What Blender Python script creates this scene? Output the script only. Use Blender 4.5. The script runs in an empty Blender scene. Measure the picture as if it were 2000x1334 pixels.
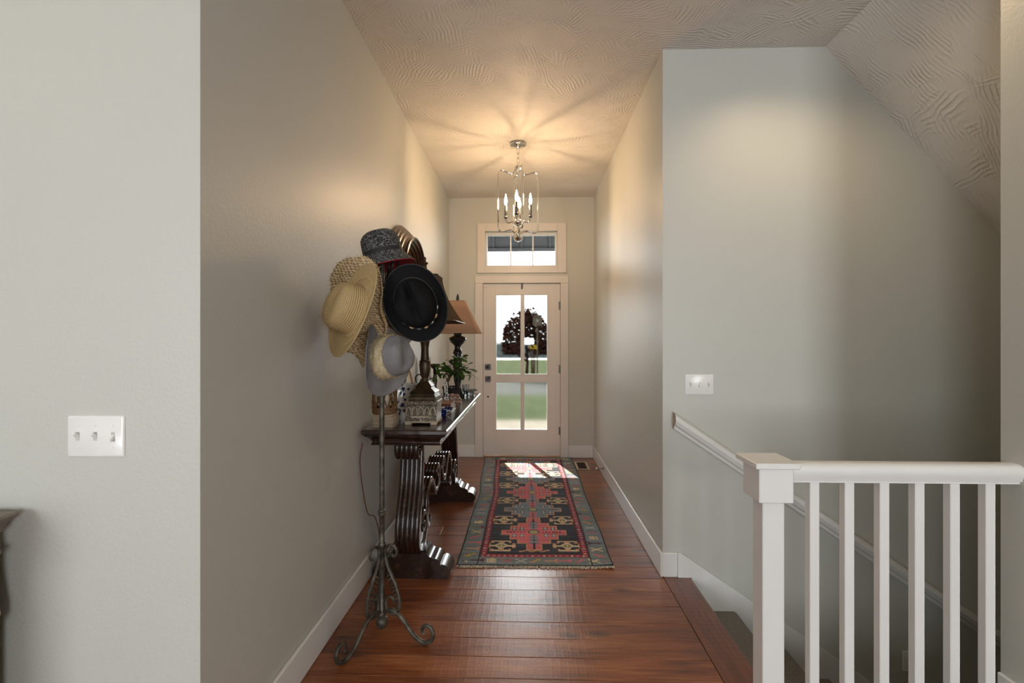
import bpy, math, random
from mathutils import Vector, Matrix, noise

# ------------------------------------------------------------------ camera, world, light, exposure
scene = bpy.context.scene
COL = scene.collection
PI = math.pi
CAM_H = 1.35
FPX = 945.0                                   # focal length in pixels of a 2000 px wide frame
cd = bpy.data.cameras.new('camera'); cam = bpy.data.objects.new('camera', cd); COL.objects.link(cam)
cd.sensor_width = 36.0; cd.lens = 36.0 * FPX / 2000.0; cd.clip_start = 0.02; cd.clip_end = 400
cam.location = (0, 0, CAM_H)
cam.rotation_euler = (PI / 2, 0, math.atan(28.5 / FPX))
scene.camera = cam

vs = scene.view_settings
vs.view_transform = 'Standard'; vs.look = 'None'; vs.gamma = 1.0; vs.use_curve_mapping = False
vs.exposure = 0.0
scene.cycles.use_denoising = True
scene.cycles.sample_clamp_indirect = 6.0
scene.cycles.max_bounces = 10
scene.cycles.diffuse_bounces = 5
scene.cycles.caustics_reflective = False
scene.cycles.caustics_refractive = False

world = bpy.data.worlds.new('world'); scene.world = world; world.use_nodes = True
wb = world.node_tree.nodes['Background']
wb.inputs[0].default_value = (0.93, 0.97, 1.0, 1); wb.inputs[1].default_value = 13.5


def light(name, kind, loc, power, color, rot=None, target=None, **kw):
    d = bpy.data.lights.new(name, kind); d.energy = power; d.color = color
    for k, v in kw.items(): setattr(d, k, v)
    o = bpy.data.objects.new(name, d); COL.objects.link(o); o.location = loc
    if target is not None:
        o.rotation_euler = (Vector(target) - Vector(loc)).to_track_quat('-Z', 'Y').to_euler()
    elif rot: o.rotation_euler = rot
    return o


# sun that comes in under the porch roof through the glass of the front door
sun = light('sun', 'SUN', (0, 12, 9), 140.0, (1.0, 0.95, 0.88), angle=0.012)
sun.rotation_euler = Vector((0.30, -1.0, -0.92)).to_track_quat('-Z', 'Y').to_euler()
# portals: they emit nothing themselves, they only guide sky light through the window and door openings
for nm, loc, rot, sx_, sy_ in (('living_window_portal', (-2.45, -4.06, 1.5), (PI / 2, 0, 0), 1.7, 2.1),
                               ('living_window_portal.001', (1.95, -4.06, 1.5), (PI / 2, 0, 0), 1.5, 2.1),  # unseen right opening, added to lighten the left hall wall
                               ('front_door_portal', (-0.058, 5.80, 1.1), (-PI / 2, 0, 0), 0.66, 1.66),
                               ('transom_portal', (-0.064, 5.80, 2.43), (-PI / 2, 0, 0), 0.84, 0.40)):
    po = light(nm, 'AREA', loc, 1.0, (1, 1, 1), rot=rot, shape='RECTANGLE', size=sx_, size_y=sy_)
    po.data.cycles.is_portal = True
# recessed downlights in the flat ceiling: above the stair and in the living room
light('stair_downlight', 'SPOT', (1.42, 2.22, 3.0), 24.0, (1.0, 0.74, 0.45), rot=(0, 0, 0), spot_size=2.55, spot_blend=0.75, shadow_soft_size=0.05)
light('room_downlight', 'SPOT', (-1.5, 0.55, 3.0), 9.0, (1.0, 0.86, 0.58), rot=(0, 0, 0), spot_size=2.3, spot_blend=0.9, shadow_soft_size=0.05)
light('room_downlight.001', 'SPOT', (1.2, 0.4, 3.0), 9.0, (1.0, 0.86, 0.58), rot=(0, 0, 0), spot_size=2.3, spot_blend=0.9, shadow_soft_size=0.05)

# ------------------------------------------------------------------ room measures
XL, XR = -0.908, 0.783          # hall side walls
YD = 5.65                       # wall with the front door
YC = 2.81                       # wall along the stair
YL = 1.32                       # wall left of the hall that faces the living room
ZC = 3.03                       # flat ceiling
YR = 1.83                       # railing side of the stairwell
XE = 1.74                       # end of the wall the railing runs into


# ------------------------------------------------------------------ materials
class N:
    def __init__(s, name):
        s.m = bpy.data.materials.new(name); s.m.use_nodes = True
        s.t = s.m.node_tree; s.t.nodes.clear()
        s.out = s.n('ShaderNodeOutputMaterial')
    def n(s, kind, ins=None, **kw):
        nd = s.t.nodes.new(kind)
        for k, v in kw.items(): setattr(nd, k, v)
        for k, v in (ins or {}).items():
            if isinstance(v, bpy.types.NodeSocket): s.t.links.new(v, nd.inputs[k])
            else: nd.inputs[k].default_value = v
        return nd
    def math(s, op, a, b=0.0, c=None):
        ins = {0: a, 1: b}
        if c is not None: ins[2] = c
        return s.n('ShaderNodeMath', ins, operation=op).outputs[0]
    def mix(s, f, a, b, blend='MIX'):
        nd = s.n('ShaderNodeMix', data_type='RGBA', blend_type=blend)
        for k, v in ((0, f), (6, a), (7, b)):
            if isinstance(v, bpy.types.NodeSocket): s.t.links.new(v, nd.inputs[k])
            else: nd.inputs[k].default_value = (v if k == 0 else (tuple(v) + (1,))[:4])
        return nd.outputs[2]
    def ramp(s, f, stops):
        nd = s.n('ShaderNodeValToRGB', {0: f}); cr = nd.color_ramp
        while len(cr.elements) < len(stops): cr.elements.new(0.5)
        for e, (p, c) in zip(cr.elements, stops): e.position = p; e.color = (tuple(c) + (1,))[:4]
        return nd.outputs[0]
    def coord(s, which='Object', scale=None, offset=None):
        o = s.n('ShaderNodeTexCoord').outputs[which]
        if scale is not None:
            o = s.n('ShaderNodeVectorMath', {0: o, 1: scale}, operation='MULTIPLY').outputs[0]
        return o
    def noise(s, vec, scale, detail=3.0, rough=0.5):
        return s.n('ShaderNodeTexNoise', {'Vector': vec, 'Scale': scale, 'Detail': detail, 'Roughness': rough}).outputs[0]
    def bump(s, h, strength, dist=0.01):
        return s.n('ShaderNodeBump', {'Height': h, 'Strength': strength, 'Distance': dist}).outputs[0]
    def pbr(s, color, rough=0.5, metal=0.0, normal=None, **kw):
        b = s.n('ShaderNodeBsdfPrincipled')
        def put(k, v):
            if isinstance(v, bpy.types.NodeSocket): s.t.links.new(v, b.inputs[k])
            else: b.inputs[k].default_value = ((tuple(v) + (1,))[:4] if isinstance(v, tuple) else v)
        put('Base Color', color); put('Roughness', rough); put('Metallic', metal)
        if normal is not None: put('Normal', normal)
        for k, v in kw.items(): put(k.replace('_', ' '), v)
        s.t.links.new(b.outputs[0], s.out.inputs[0])
        return s.m


M = {}
def simple(name, color, rough=0.5, metal=0.0, var=None, bump=None, **kw):
    """plain paint / metal / cloth with a little mottling and fine relief"""
    n = N(name); c = n.coord(); col = color
    if var: col = n.mix(n.ramp(n.noise(c, var[0]), [(0.35, (0, 0, 0)), (0.65, (1, 1, 1))]), color, var[1])
    nm = None
    if bump: nm = n.bump(n.noise(c, bump[0], 2.0), bump[1], bump[2] if len(bump) > 2 else 0.003)
    M[name] = n.pbr(col, rough, metal, nm, **kw)

# painted drywall with orange-peel texture
def wall_mat(name, color):
    n = N(name); c = n.coord()
    a = n.noise(c, 95.0, 2.0, 0.6); b = n.noise(c, 30.0, 1.0)
    h = n.math('ADD', a, n.math('MULTIPLY', b, 0.5))
    M[name] = n.pbr(color, 0.45, 0.0, n.bump(h, 0.25, 0.004))
wall_mat('wall_paint', (0.535, 0.54, 0.495))
# hand-troweled ceiling texture: overlapping fans of brush ridges
n = N('ceiling_texture'); c = n.coord()
warp = n.n('ShaderNodeVectorMath', {0: c, 1: n.n('ShaderNodeVectorMath', {0: n.n('ShaderNodeTexNoise', {'Vector': c, 'Scale': 3.0}).outputs[1], 1: (0.16, 0.16, 0.0)}, operation='MULTIPLY').outputs[0]}, operation='ADD').outputs[0]
def strokes(scale, seed):
    off = n.n('ShaderNodeVectorMath', {0: warp, 1: (seed, seed * 0.7, 0.0)}, operation='ADD').outputs[0]
    v = n.n('ShaderNodeTexVoronoi', {'Vector': off, 'Scale': scale}, voronoi_dimensions='2D')
    ang = n.math('MULTIPLY', n.n('ShaderNodeSeparateColor', {0: v.outputs['Color']}).outputs[0], 6.28)
    rot = n.n('ShaderNodeVectorRotate', {'Vector': off, 'Angle': ang}, rotation_type='Z_AXIS').outputs[0]
    w = n.n('ShaderNodeTexWave', {'Vector': rot, 'Scale': 15.0, 'Distortion': 2.2, 'Detail': 3.0, 'Detail Scale': 1.6, 'Detail Roughness': 0.65}).outputs[1]
    mask = n.ramp(n.noise(off, 6.0, 3.0, 0.6), [(0.46, (0, 0, 0)), (0.70, (1, 1, 1))])
    return n.math('MULTIPLY', n.math('POWER', w, 2.0), mask)
h = n.math('ADD', strokes(2.1, 3.1), strokes(2.7, 9.7))
M['ceiling_texture'] = n.pbr((0.70, 0.675, 0.63), 0.6, 0.0, n.bump(h, 0.45, 0.010))

simple('trim_white', (0.76, 0.76, 0.745), 0.35, var=(6.0, (0.74, 0.74, 0.72)), bump=(60, 0.05))
simple('door_white', (0.70, 0.665, 0.625), 0.38, var=(5.0, (0.68, 0.645, 0.60)), bump=(50, 0.05))
simple('plastic_white', (0.82, 0.82, 0.80), 0.22, var=(20.0, (0.80, 0.80, 0.78)))
simple('black_metal', (0.03, 0.03, 0.032), 0.35, 0.8, var=(30, (0.05, 0.05, 0.05)))
simple('nickel', (0.20, 0.19, 0.18), 0.36, 0.9, var=(30, (0.12, 0.115, 0.11)))
simple('dark_chrome', (0.11, 0.11, 0.11), 0.32, 0.7, var=(9, (0.09, 0.09, 0.09)))
simple('chrome', (0.86, 0.85, 0.83), 0.07, 1.0, var=(9, (0.80, 0.79, 0.77)))

# stained pine floor boards: grain along X, knots, saw marks, satin finish
def plank_mat(name, dark, mid, light_, along='x', rnd=True):
    n = N(name); c = n.coord()
    if rnd:
        r = n.n('ShaderNodeObjectInfo').outputs['Random']
        off = n.n('ShaderNodeCombineXYZ', {0: n.math('MULTIPLY', r, 61.0), 1: n.math('MULTIPLY', r, 23.0), 2: n.math('MULTIPLY', r, 11.0)}).outputs[0]
        c = n.n('ShaderNodeVectorMath', {0: c, 1: off}, operation='ADD').outputs[0]
    else: r = 0.5
    st = (1.6, 26.0, 26.0) if along == 'x' else (26.0, 1.6, 26.0)
    big = (0.9, 5.0, 5.0) if along == 'x' else (5.0, 0.9, 5.0)
    g = n.noise(n.n('ShaderNodeVectorMath', {0: c, 1: st}, operation='MULTIPLY').outputs[0], 3.0, 6.0, 0.65)
    b = n.noise(n.n('ShaderNodeVectorMath', {0: c, 1: big}, operation='MULTIPLY').outputs[0], 1.6, 3.0, 0.55)
    f = n.math('ADD', n.math('MULTIPLY', g, 0.55), n.math('MULTIPLY', b, 0.55))
    col = n.ramp(f, [(0.38, dark), (0.55, mid), (0.74, light_)])
    col = n.mix(n.math('MULTIPLY', r, 0.40), col, (dark[0] * 1.15, dark[1] * 1.1, dark[2]))
    kst = (2.2, 4.6, 4.6) if along == 'x' else (4.6, 2.2, 4.6)
    k = n.n('ShaderNodeTexVoronoi', {'Vector': n.n('ShaderNodeVectorMath', {0: c, 1: kst}, operation='MULTIPLY').outputs[0], 'Scale': 0.62}, voronoi_dimensions='2D').outputs['Distance']
    knot = n.ramp(k, [(0.02, (1, 1, 1)), (0.11, (0, 0, 0))])
    col = n.mix(n.math('MULTIPLY', knot, 0.75), col, (0.022, 0.010, 0.006))
    # circular-saw marks across the board
    sw = n.n('ShaderNodeTexWave', {'Vector': c, 'Scale': 9.0, 'Distortion': 1.6, 'Detail': 2.0}, bands_direction='X' if along == 'x' else 'Y').outputs[1]
    saw = n.math('POWER', sw, 6.0)
    fine = n.noise(c, 160.0, 2.0, 0.6)
    hh = n.math('ADD', n.math('MULTIPLY', g, 0.6), n.math('ADD', n.math('MULTIPLY', saw, 0.22), n.math('ADD', n.math('MULTIPLY', fine, 0.45), n.math('MULTIPLY', knot, -0.5))))
    rough = n.math('ADD', n.math('MULTIPLY', b, 0.20), 0.22)
    M[name] = n.pbr(col, rough, 0.0, n.bump(hh, 0.30, 0.004), Coat_Weight=0.35, Coat_Roughness=0.25)
plank_mat('floor_wood', (0.070, 0.0170, 0.0058), (0.235, 0.067, 0.0200), (0.42, 0.160, 0.056))
plank_mat('nosing_wood', (0.085, 0.021, 0.0070), (0.24, 0.070, 0.021), (0.40, 0.15, 0.052), along='y')

n = N('carpet'); c = n.coord()
f = n.noise(c, 140.0, 3.0, 0.7)
M['carpet'] = n.pbr(n.ramp(f, [(0.3, (0.14, 0.125, 0.105)), (0.7, (0.30, 0.275, 0.24))]), 0.95, 0.0, n.bump(f, 0.8, 0.01))

# dark walnut furniture with worn red-brown areas
n = N('dark_walnut'); c = n.coord()
g = n.noise(n.n('ShaderNodeVectorMath', {0: c, 1: (14.0, 3.0, 14.0)}, operation='MULTIPLY').outputs[0], 2.5, 5.0, 0.6)
M['dark_walnut'] = n.pbr(n.ramp(g, [(0.30, (0.009, 0.0042, 0.0028)), (0.55, (0.026, 0.0105, 0.006)), (0.78, (0.080, 0.030, 0.014))]), 0.24, 0.0, n.bump(g, 0.10, 0.003), Coat_Weight=0.4, Coat_Roughness=0.12)
n = N('mirror_wood'); c = n.coord()
g = n.noise(n.n('ShaderNodeVectorMath', {0: c, 1: (20.0, 4.0, 4.0)}, operation='MULTIPLY').outputs[0], 2.0, 5.0, 0.6)
M['mirror_wood'] = n.pbr(n.ramp(g, [(0.3, (0.022, 0.009, 0.005)), (0.7, (0.085, 0.034, 0.016))]), 0.28, 0.0, n.bump(g, 0.1, 0.003), Coat_Weight=0.3, Coat_Roughness=0.15)
simple('mirror_glass', (0.88, 0.88, 0.88), 0.02, 1.0, var=(2, (0.86, 0.86, 0.86)))
simple('iron_bronze', (0.040, 0.034, 0.026), 0.48, 0.5, var=(35, (0.12, 0.105, 0.08)), bump=(120, 0.25, 0.002))
simple('black_felt', (0.0045, 0.0045, 0.005), 0.8, var=(25, (0.006, 0.006, 0.0066)), bump=(220, 0.3, 0.002), Specular_IOR_Level=0.15)
simple('grey_felt', (0.165, 0.158, 0.158), 0.92, var=(14, (0.21, 0.203, 0.203)), bump=(220, 0.3, 0.002))
simple('red_cloth', (0.20, 0.012, 0.022), 0.9, var=(40, (0.25, 0.02, 0.03)))
simple('black_cord', (0.010, 0.010, 0.010), 0.7, var=(60, (0.02, 0.02, 0.02)))
simple('bone_bead', (0.55, 0.36, 0.18), 0.4, var=(50, (0.65, 0.48, 0.28)))
simple('steel_bead', (0.28, 0.28, 0.30), 0.3, 0.8, var=(50, (0.35, 0.35, 0.36)))
simple('cream_fur', (0.56, 0.47, 0.31), 0.95, var=(60, (0.42, 0.33, 0.19)))
# tweed of the bucket hat: small light and dark woven flecks
n = N('tweed'); c = n.coord()
v = n.n('ShaderNodeTexVoronoi', {'Vector': n.n('ShaderNodeVectorMath', {0: c, 1: (1.0, 1.0, 1.6)}, operation='MULTIPLY').outputs[0], 'Scale': 210.0})
f = n.n('ShaderNodeSeparateColor', {0: v.outputs['Color']}).outputs[0]
M['tweed'] = n.pbr(n.ramp(f, [(0.40, (0.010, 0.011, 0.012)), (0.6, (0.09, 0.09, 0.085)), (0.95, (0.20, 0.20, 0.19))]), 0.9, 0.0, n.bump(v.outputs['Distance'], 0.5, 0.003))
# stitched paper-straw of the tan hat: fine concentric ridges (UV v runs from crown to brim edge)
n = N('tan_straw'); uv = n.n('ShaderNodeSeparateXYZ', {0: n.coord('UV')}).outputs[1]
w = n.math('SINE', n.math('MULTIPLY', uv, 330.0)); w = n.math('ADD', n.math('MULTIPLY', w, 0.5), 0.5)
f = n.math('ADD', n.math('MULTIPLY', w, 0.6), n.math('MULTIPLY', n.noise(n.coord(), 90.0), 0.4))
M['tan_straw'] = n.pbr(n.ramp(f, [(0.15, (0.30, 0.20, 0.085)), (0.75, (0.56, 0.41, 0.20))]), 0.75, 0.0, n.bump(w, 0.35, 0.003))
# loosely woven raffia
n = N('raffia'); c = n.coord()
w1 = n.n('ShaderNodeTexWave', {'Vector': c, 'Scale': 34.0, 'Distortion': 6.0, 'Detail': 2.0}, bands_direction='DIAGONAL').outputs[1]
w2 = n.n('ShaderNodeTexWave', {'Vector': c, 'Scale': 30.0, 'Distortion': 7.0, 'Detail': 2.0}, bands_direction='Z').outputs[1]
f = n.math('MULTIPLY', n.math('ADD', w1, w2), 0.5)
f = n.math('ADD', n.math('MULTIPLY', f, 0.6), n.math('MULTIPLY', n.noise(c, 28.0), 0.4))
M['raffia'] = n.pbr(n.ramp(f, [(0.22, (0.20, 0.13, 0.06)), (0.45, (0.50, 0.35, 0.18)), (0.75, (0.68, 0.54, 0.33))]), 0.85, 0.0, n.bump(f, 0.9, 0.006))
simple('aged_bronze', (0.085, 0.050, 0.024), 0.38, 0.55, var=(22, (0.035, 0.028, 0.016)), bump=(60, 0.4, 0.003))
simple('lamp_black', (0.014, 0.015, 0.015), 0.3, 0.2, var=(30, (0.03, 0.03, 0.028)), bump=(50, 0.2, 0.002))
simple('brass_edge', (0.45, 0.32, 0.15), 0.35, 0.8, var=(30, (0.35, 0.24, 0.1)))
def shade_mat(name, col, tcol, tf):
    n = N(name); c = n.coord()
    wv = n.noise(n.n('ShaderNodeVectorMath', {0: c, 1: (260.0, 260.0, 30.0)}, operation='MULTIPLY').outputs[0], 1.0, 2.0)
    cc = n.mix(wv, col, tuple(x * 0.82 for x in col))
    d = n.n('ShaderNodeBsdfDiffuse', {0: cc, 1: 0.9}); t = n.n('ShaderNodeBsdfTranslucent', {0: tcol + (1,)})
    mx = n.n('ShaderNodeMixShader', {0: tf, 1: d.outputs[0], 2: t.outputs[0]})
    n.t.links.new(mx.outputs[0], n.out.inputs[0]); M[name] = n.m
shade_mat('shade_linen', (0.74, 0.53, 0.36), (0.88, 0.62, 0.40), 0.45)
shade_mat('shade_brown', (0.15, 0.095, 0.055), (0.25, 0.14, 0.07), 0.25)

# carved, silvered box: dark ground, pale raised ornament
n = N('carved_silver'); c = n.coord()
v = n.n('ShaderNodeTexVoronoi', {'Vector': n.n('ShaderNodeVectorMath', {0: c, 1: n.n('ShaderNodeVectorMath', {0: n.n('ShaderNodeTexNoise', {'Vector': c, 'Scale': 60.0}).outputs[1], 1: (0.012, 0.012, 0.012)}, operation='MULTIPLY').outputs[0]}, operation='ADD').outputs[0], 'Scale': 95.0}, feature='DISTANCE_TO_EDGE').outputs[0]
f = n.ramp(v, [(0.04, (0, 0, 0)), (0.16, (1, 1, 1))])
M['carved_silver'] = n.pbr(n.mix(f, (0.42, 0.35, 0.25), (0.045, 0.043, 0.036)), 0.42, 0.35, n.bump(n.math('SUBTRACT', 1.0, f), 0.8, 0.004))
simple('driftwood', (0.40, 0.31, 0.22), 0.75, var=(30, (0.52, 0.43, 0.33)), bump=(60, 0.3))
simple('wicker', (0.12, 0.060, 0.024), 0.6, var=(60, (0.22, 0.12, 0.05)), bump=(120, 0.4, 0.003))
simple('cream_wax', (0.78, 0.72, 0.62), 0.5, var=(12, (0.72, 0.66, 0.55)), Subsurface_Weight=0.2)
def china(name, thr):
    n = N(name); c = n.coord()
    v = n.n('ShaderNodeTexVoronoi', {'Vector': c, 'Scale': 42.0}).outputs['Distance']
    q = n.noise(c, 70.0, 3.0)
    f = n.math('ADD', n.math('MULTIPLY', v, 0.7), n.math('MULTIPLY', q, 0.45))
    M[name] = n.pbr(n.ramp(f, [(thr, (0.012, 0.02, 0.13)), (thr + 0.1, (0.62, 0.62, 0.60))]), 0.12)
china('blue_white_china', 0.42); china('dark_blue_china', 0.62)
simple('leather_brown', (0.13, 0.045, 0.020), 0.4, var=(25, (0.20, 0.075, 0.035)), bump=(90, 0.3))
simple('page_edge', (0.62, 0.60, 0.56), 0.7, var=(60, (0.5, 0.48, 0.45)))
simple('aged_pages', (0.34, 0.26, 0.185), 0.8, var=(40, (0.44, 0.36, 0.27)))
simple('amethyst', (0.12, 0.07, 0.085), 0.25, var=(45, (0.30, 0.20, 0.16)), bump=(60, 0.9, 0.008))
n = N('shell_mosaic'); c = n.coord()
v = n.n('ShaderNodeTexVoronoi', {'Vector': c, 'Scale': 130.0}); f = n.n('ShaderNodeSeparateColor', {0: v.outputs['Color']}).outputs[0]
M['shell_mosaic'] = n.pbr(n.ramp(f, [(0.35, (0.03, 0.03, 0.03)), (0.5, (0.55, 0.55, 0.52)), (0.9, (0.75, 0.74, 0.70))]), 0.25, 0.0, n.bump(v.outputs['Distance'], 0.5, 0.002))
simple('pot_glaze', (0.012, 0.011, 0.012), 0.2, var=(20, (0.02, 0.018, 0.018)))
simple('soil', (0.05, 0.035, 0.022), 0.95, var=(60, (0.09, 0.07, 0.03)), bump=(80, 0.9, 0.01))
simple('bark', (0.14, 0.085, 0.05), 0.85, var=(40, (0.08, 0.05, 0.03)), bump=(80, 0.7, 0.006))
n = N('leaf_green'); r = n.n('ShaderNodeObjectInfo').outputs['Random']
lc = n.mix(r, (0.020, 0.060, 0.010), (0.085, 0.20, 0.022))
d = n.n('ShaderNodeBsdfPrincipled', {'Base Color': lc, 'Roughness': 0.35}); t = n.n('ShaderNodeBsdfTranslucent', {0: n.mix(r, (0.05, 0.16, 0.01), (0.15, 0.36, 0.03))})
n.t.links.new(n.n('ShaderNodeMixShader', {0: 0.35, 1: d.outputs[0], 2: t.outputs[0]}).outputs[0], n.out.inputs[0]); M['leaf_green'] = n.m

# clear and obscure window glass
def glass(name, tint, share, scale, strength, rough, ior=1.02):
    n = N(name); c = n.coord()
    h = n.math('ADD', n.noise(c, scale, 2.0, 0.7), n.math('MULTIPLY', n.noise(n.n('ShaderNodeVectorMath', {0: c, 1: (1.0, 1.0, 0.35)}, operation='MULTIPLY').outputs[0], scale * 0.35, 2.0), 0.8))
    nm = n.bump(h, strength, 0.006)
    tr = n.n('ShaderNodeBsdfTransparent', {0: tint + (1,)})
    rf = n.n('ShaderNodeBsdfRefraction', {0: tint + (1,), 'Roughness': rough, 'IOR': ior, 'Normal': nm})
    gl = n.n('ShaderNodeBsdfGlossy', {0: (1, 1, 1, 1), 'Roughness': 0.05, 'Normal': nm})
    a = n.n('ShaderNodeMixShader', {0: share, 1: tr.outputs[0], 2: rf.outputs[0]})
    fr = n.n('ShaderNodeLayerWeight', {0: 0.06})
    b = n.n('ShaderNodeMixShader', {0: fr.outputs[0], 1: a.outputs[0], 2: gl.outputs[0]})
    n.t.links.new(b.outputs[0], n.out.inputs[0]); M[name] = n.m
glass('obscure_glass', (0.92, 0.93, 0.92), 0.5, 150.0, 0.30, 0.0, 1.012)
glass('rain_glass', (0.92, 0.93, 0.92), 0.65, 110.0, 0.40, 0.05, 1.06)
glass('clear_glass', (0.97, 0.98, 0.98), 0.0, 40.0, 0.0, 0.0)
simple('cut_glass', (0.62, 0.66, 0.66), 0.08, 0.0, var=(60, (0.30, 0.33, 0.33)), Transmission_Weight=0.6)

n = N('bulb_glow'); e = n.n('ShaderNodeEmission', {0: (1.0, 0.66, 0.37, 1), 1: 460.0}); n.t.links.new(e.outputs[0], n.out.inputs[0]); M['bulb_glow'] = n.m

# outdoors
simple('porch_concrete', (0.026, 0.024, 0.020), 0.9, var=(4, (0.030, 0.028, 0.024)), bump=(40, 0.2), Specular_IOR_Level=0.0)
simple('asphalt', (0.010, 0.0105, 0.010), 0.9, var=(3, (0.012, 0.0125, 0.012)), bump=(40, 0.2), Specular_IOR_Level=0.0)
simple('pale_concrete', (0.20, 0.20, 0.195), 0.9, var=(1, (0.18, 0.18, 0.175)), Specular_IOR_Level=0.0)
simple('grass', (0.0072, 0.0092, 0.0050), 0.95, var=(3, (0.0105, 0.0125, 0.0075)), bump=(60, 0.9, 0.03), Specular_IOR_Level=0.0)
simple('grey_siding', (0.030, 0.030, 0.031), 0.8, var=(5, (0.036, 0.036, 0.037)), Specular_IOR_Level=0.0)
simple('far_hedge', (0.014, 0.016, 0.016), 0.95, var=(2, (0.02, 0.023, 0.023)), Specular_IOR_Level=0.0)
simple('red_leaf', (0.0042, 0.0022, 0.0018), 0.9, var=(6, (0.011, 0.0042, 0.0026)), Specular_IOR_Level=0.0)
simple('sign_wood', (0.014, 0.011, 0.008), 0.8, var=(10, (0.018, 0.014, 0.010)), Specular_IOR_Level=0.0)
simple('yellow_bloom', (0.05, 0.034, 0.004), 0.8, var=(10, (0.06, 0.04, 0.005)), Specular_IOR_Level=0.0)
simple('sideboard_wood', (0.16, 0.135, 0.105), 0.5, var=(12, (0.22, 0.19, 0.15)), bump=(50, 0.2))
simple('white_paper', (0.72, 0.72, 0.72), 0.7, var=(20, (0.68, 0.68, 0.68)))
simple('red_plastic', (0.45, 0.01, 0.01), 0.35, var=(20, (0.5, 0.02, 0.02)))
simple('vent_metal', (0.52, 0.45, 0.36), 0.45, 0.1, var=(30, (0.58, 0.51, 0.41)))
simple('hole_shade', (0.012, 0.010, 0.009), 0.9, var=(30, (0.02, 0.02, 0.018)))  # near-black colour that stands in for the shade inside holes
simple('light_oak', (0.45, 0.27, 0.16), 0.5, var=(20, (0.52, 0.33, 0.2)))
simple('fringe_cotton', (0.62, 0.56, 0.46), 0.95, var=(60, (0.5, 0.44, 0.34)))


# ------------------------------------------------------------------ mesh helpers
ORG = {}

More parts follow.
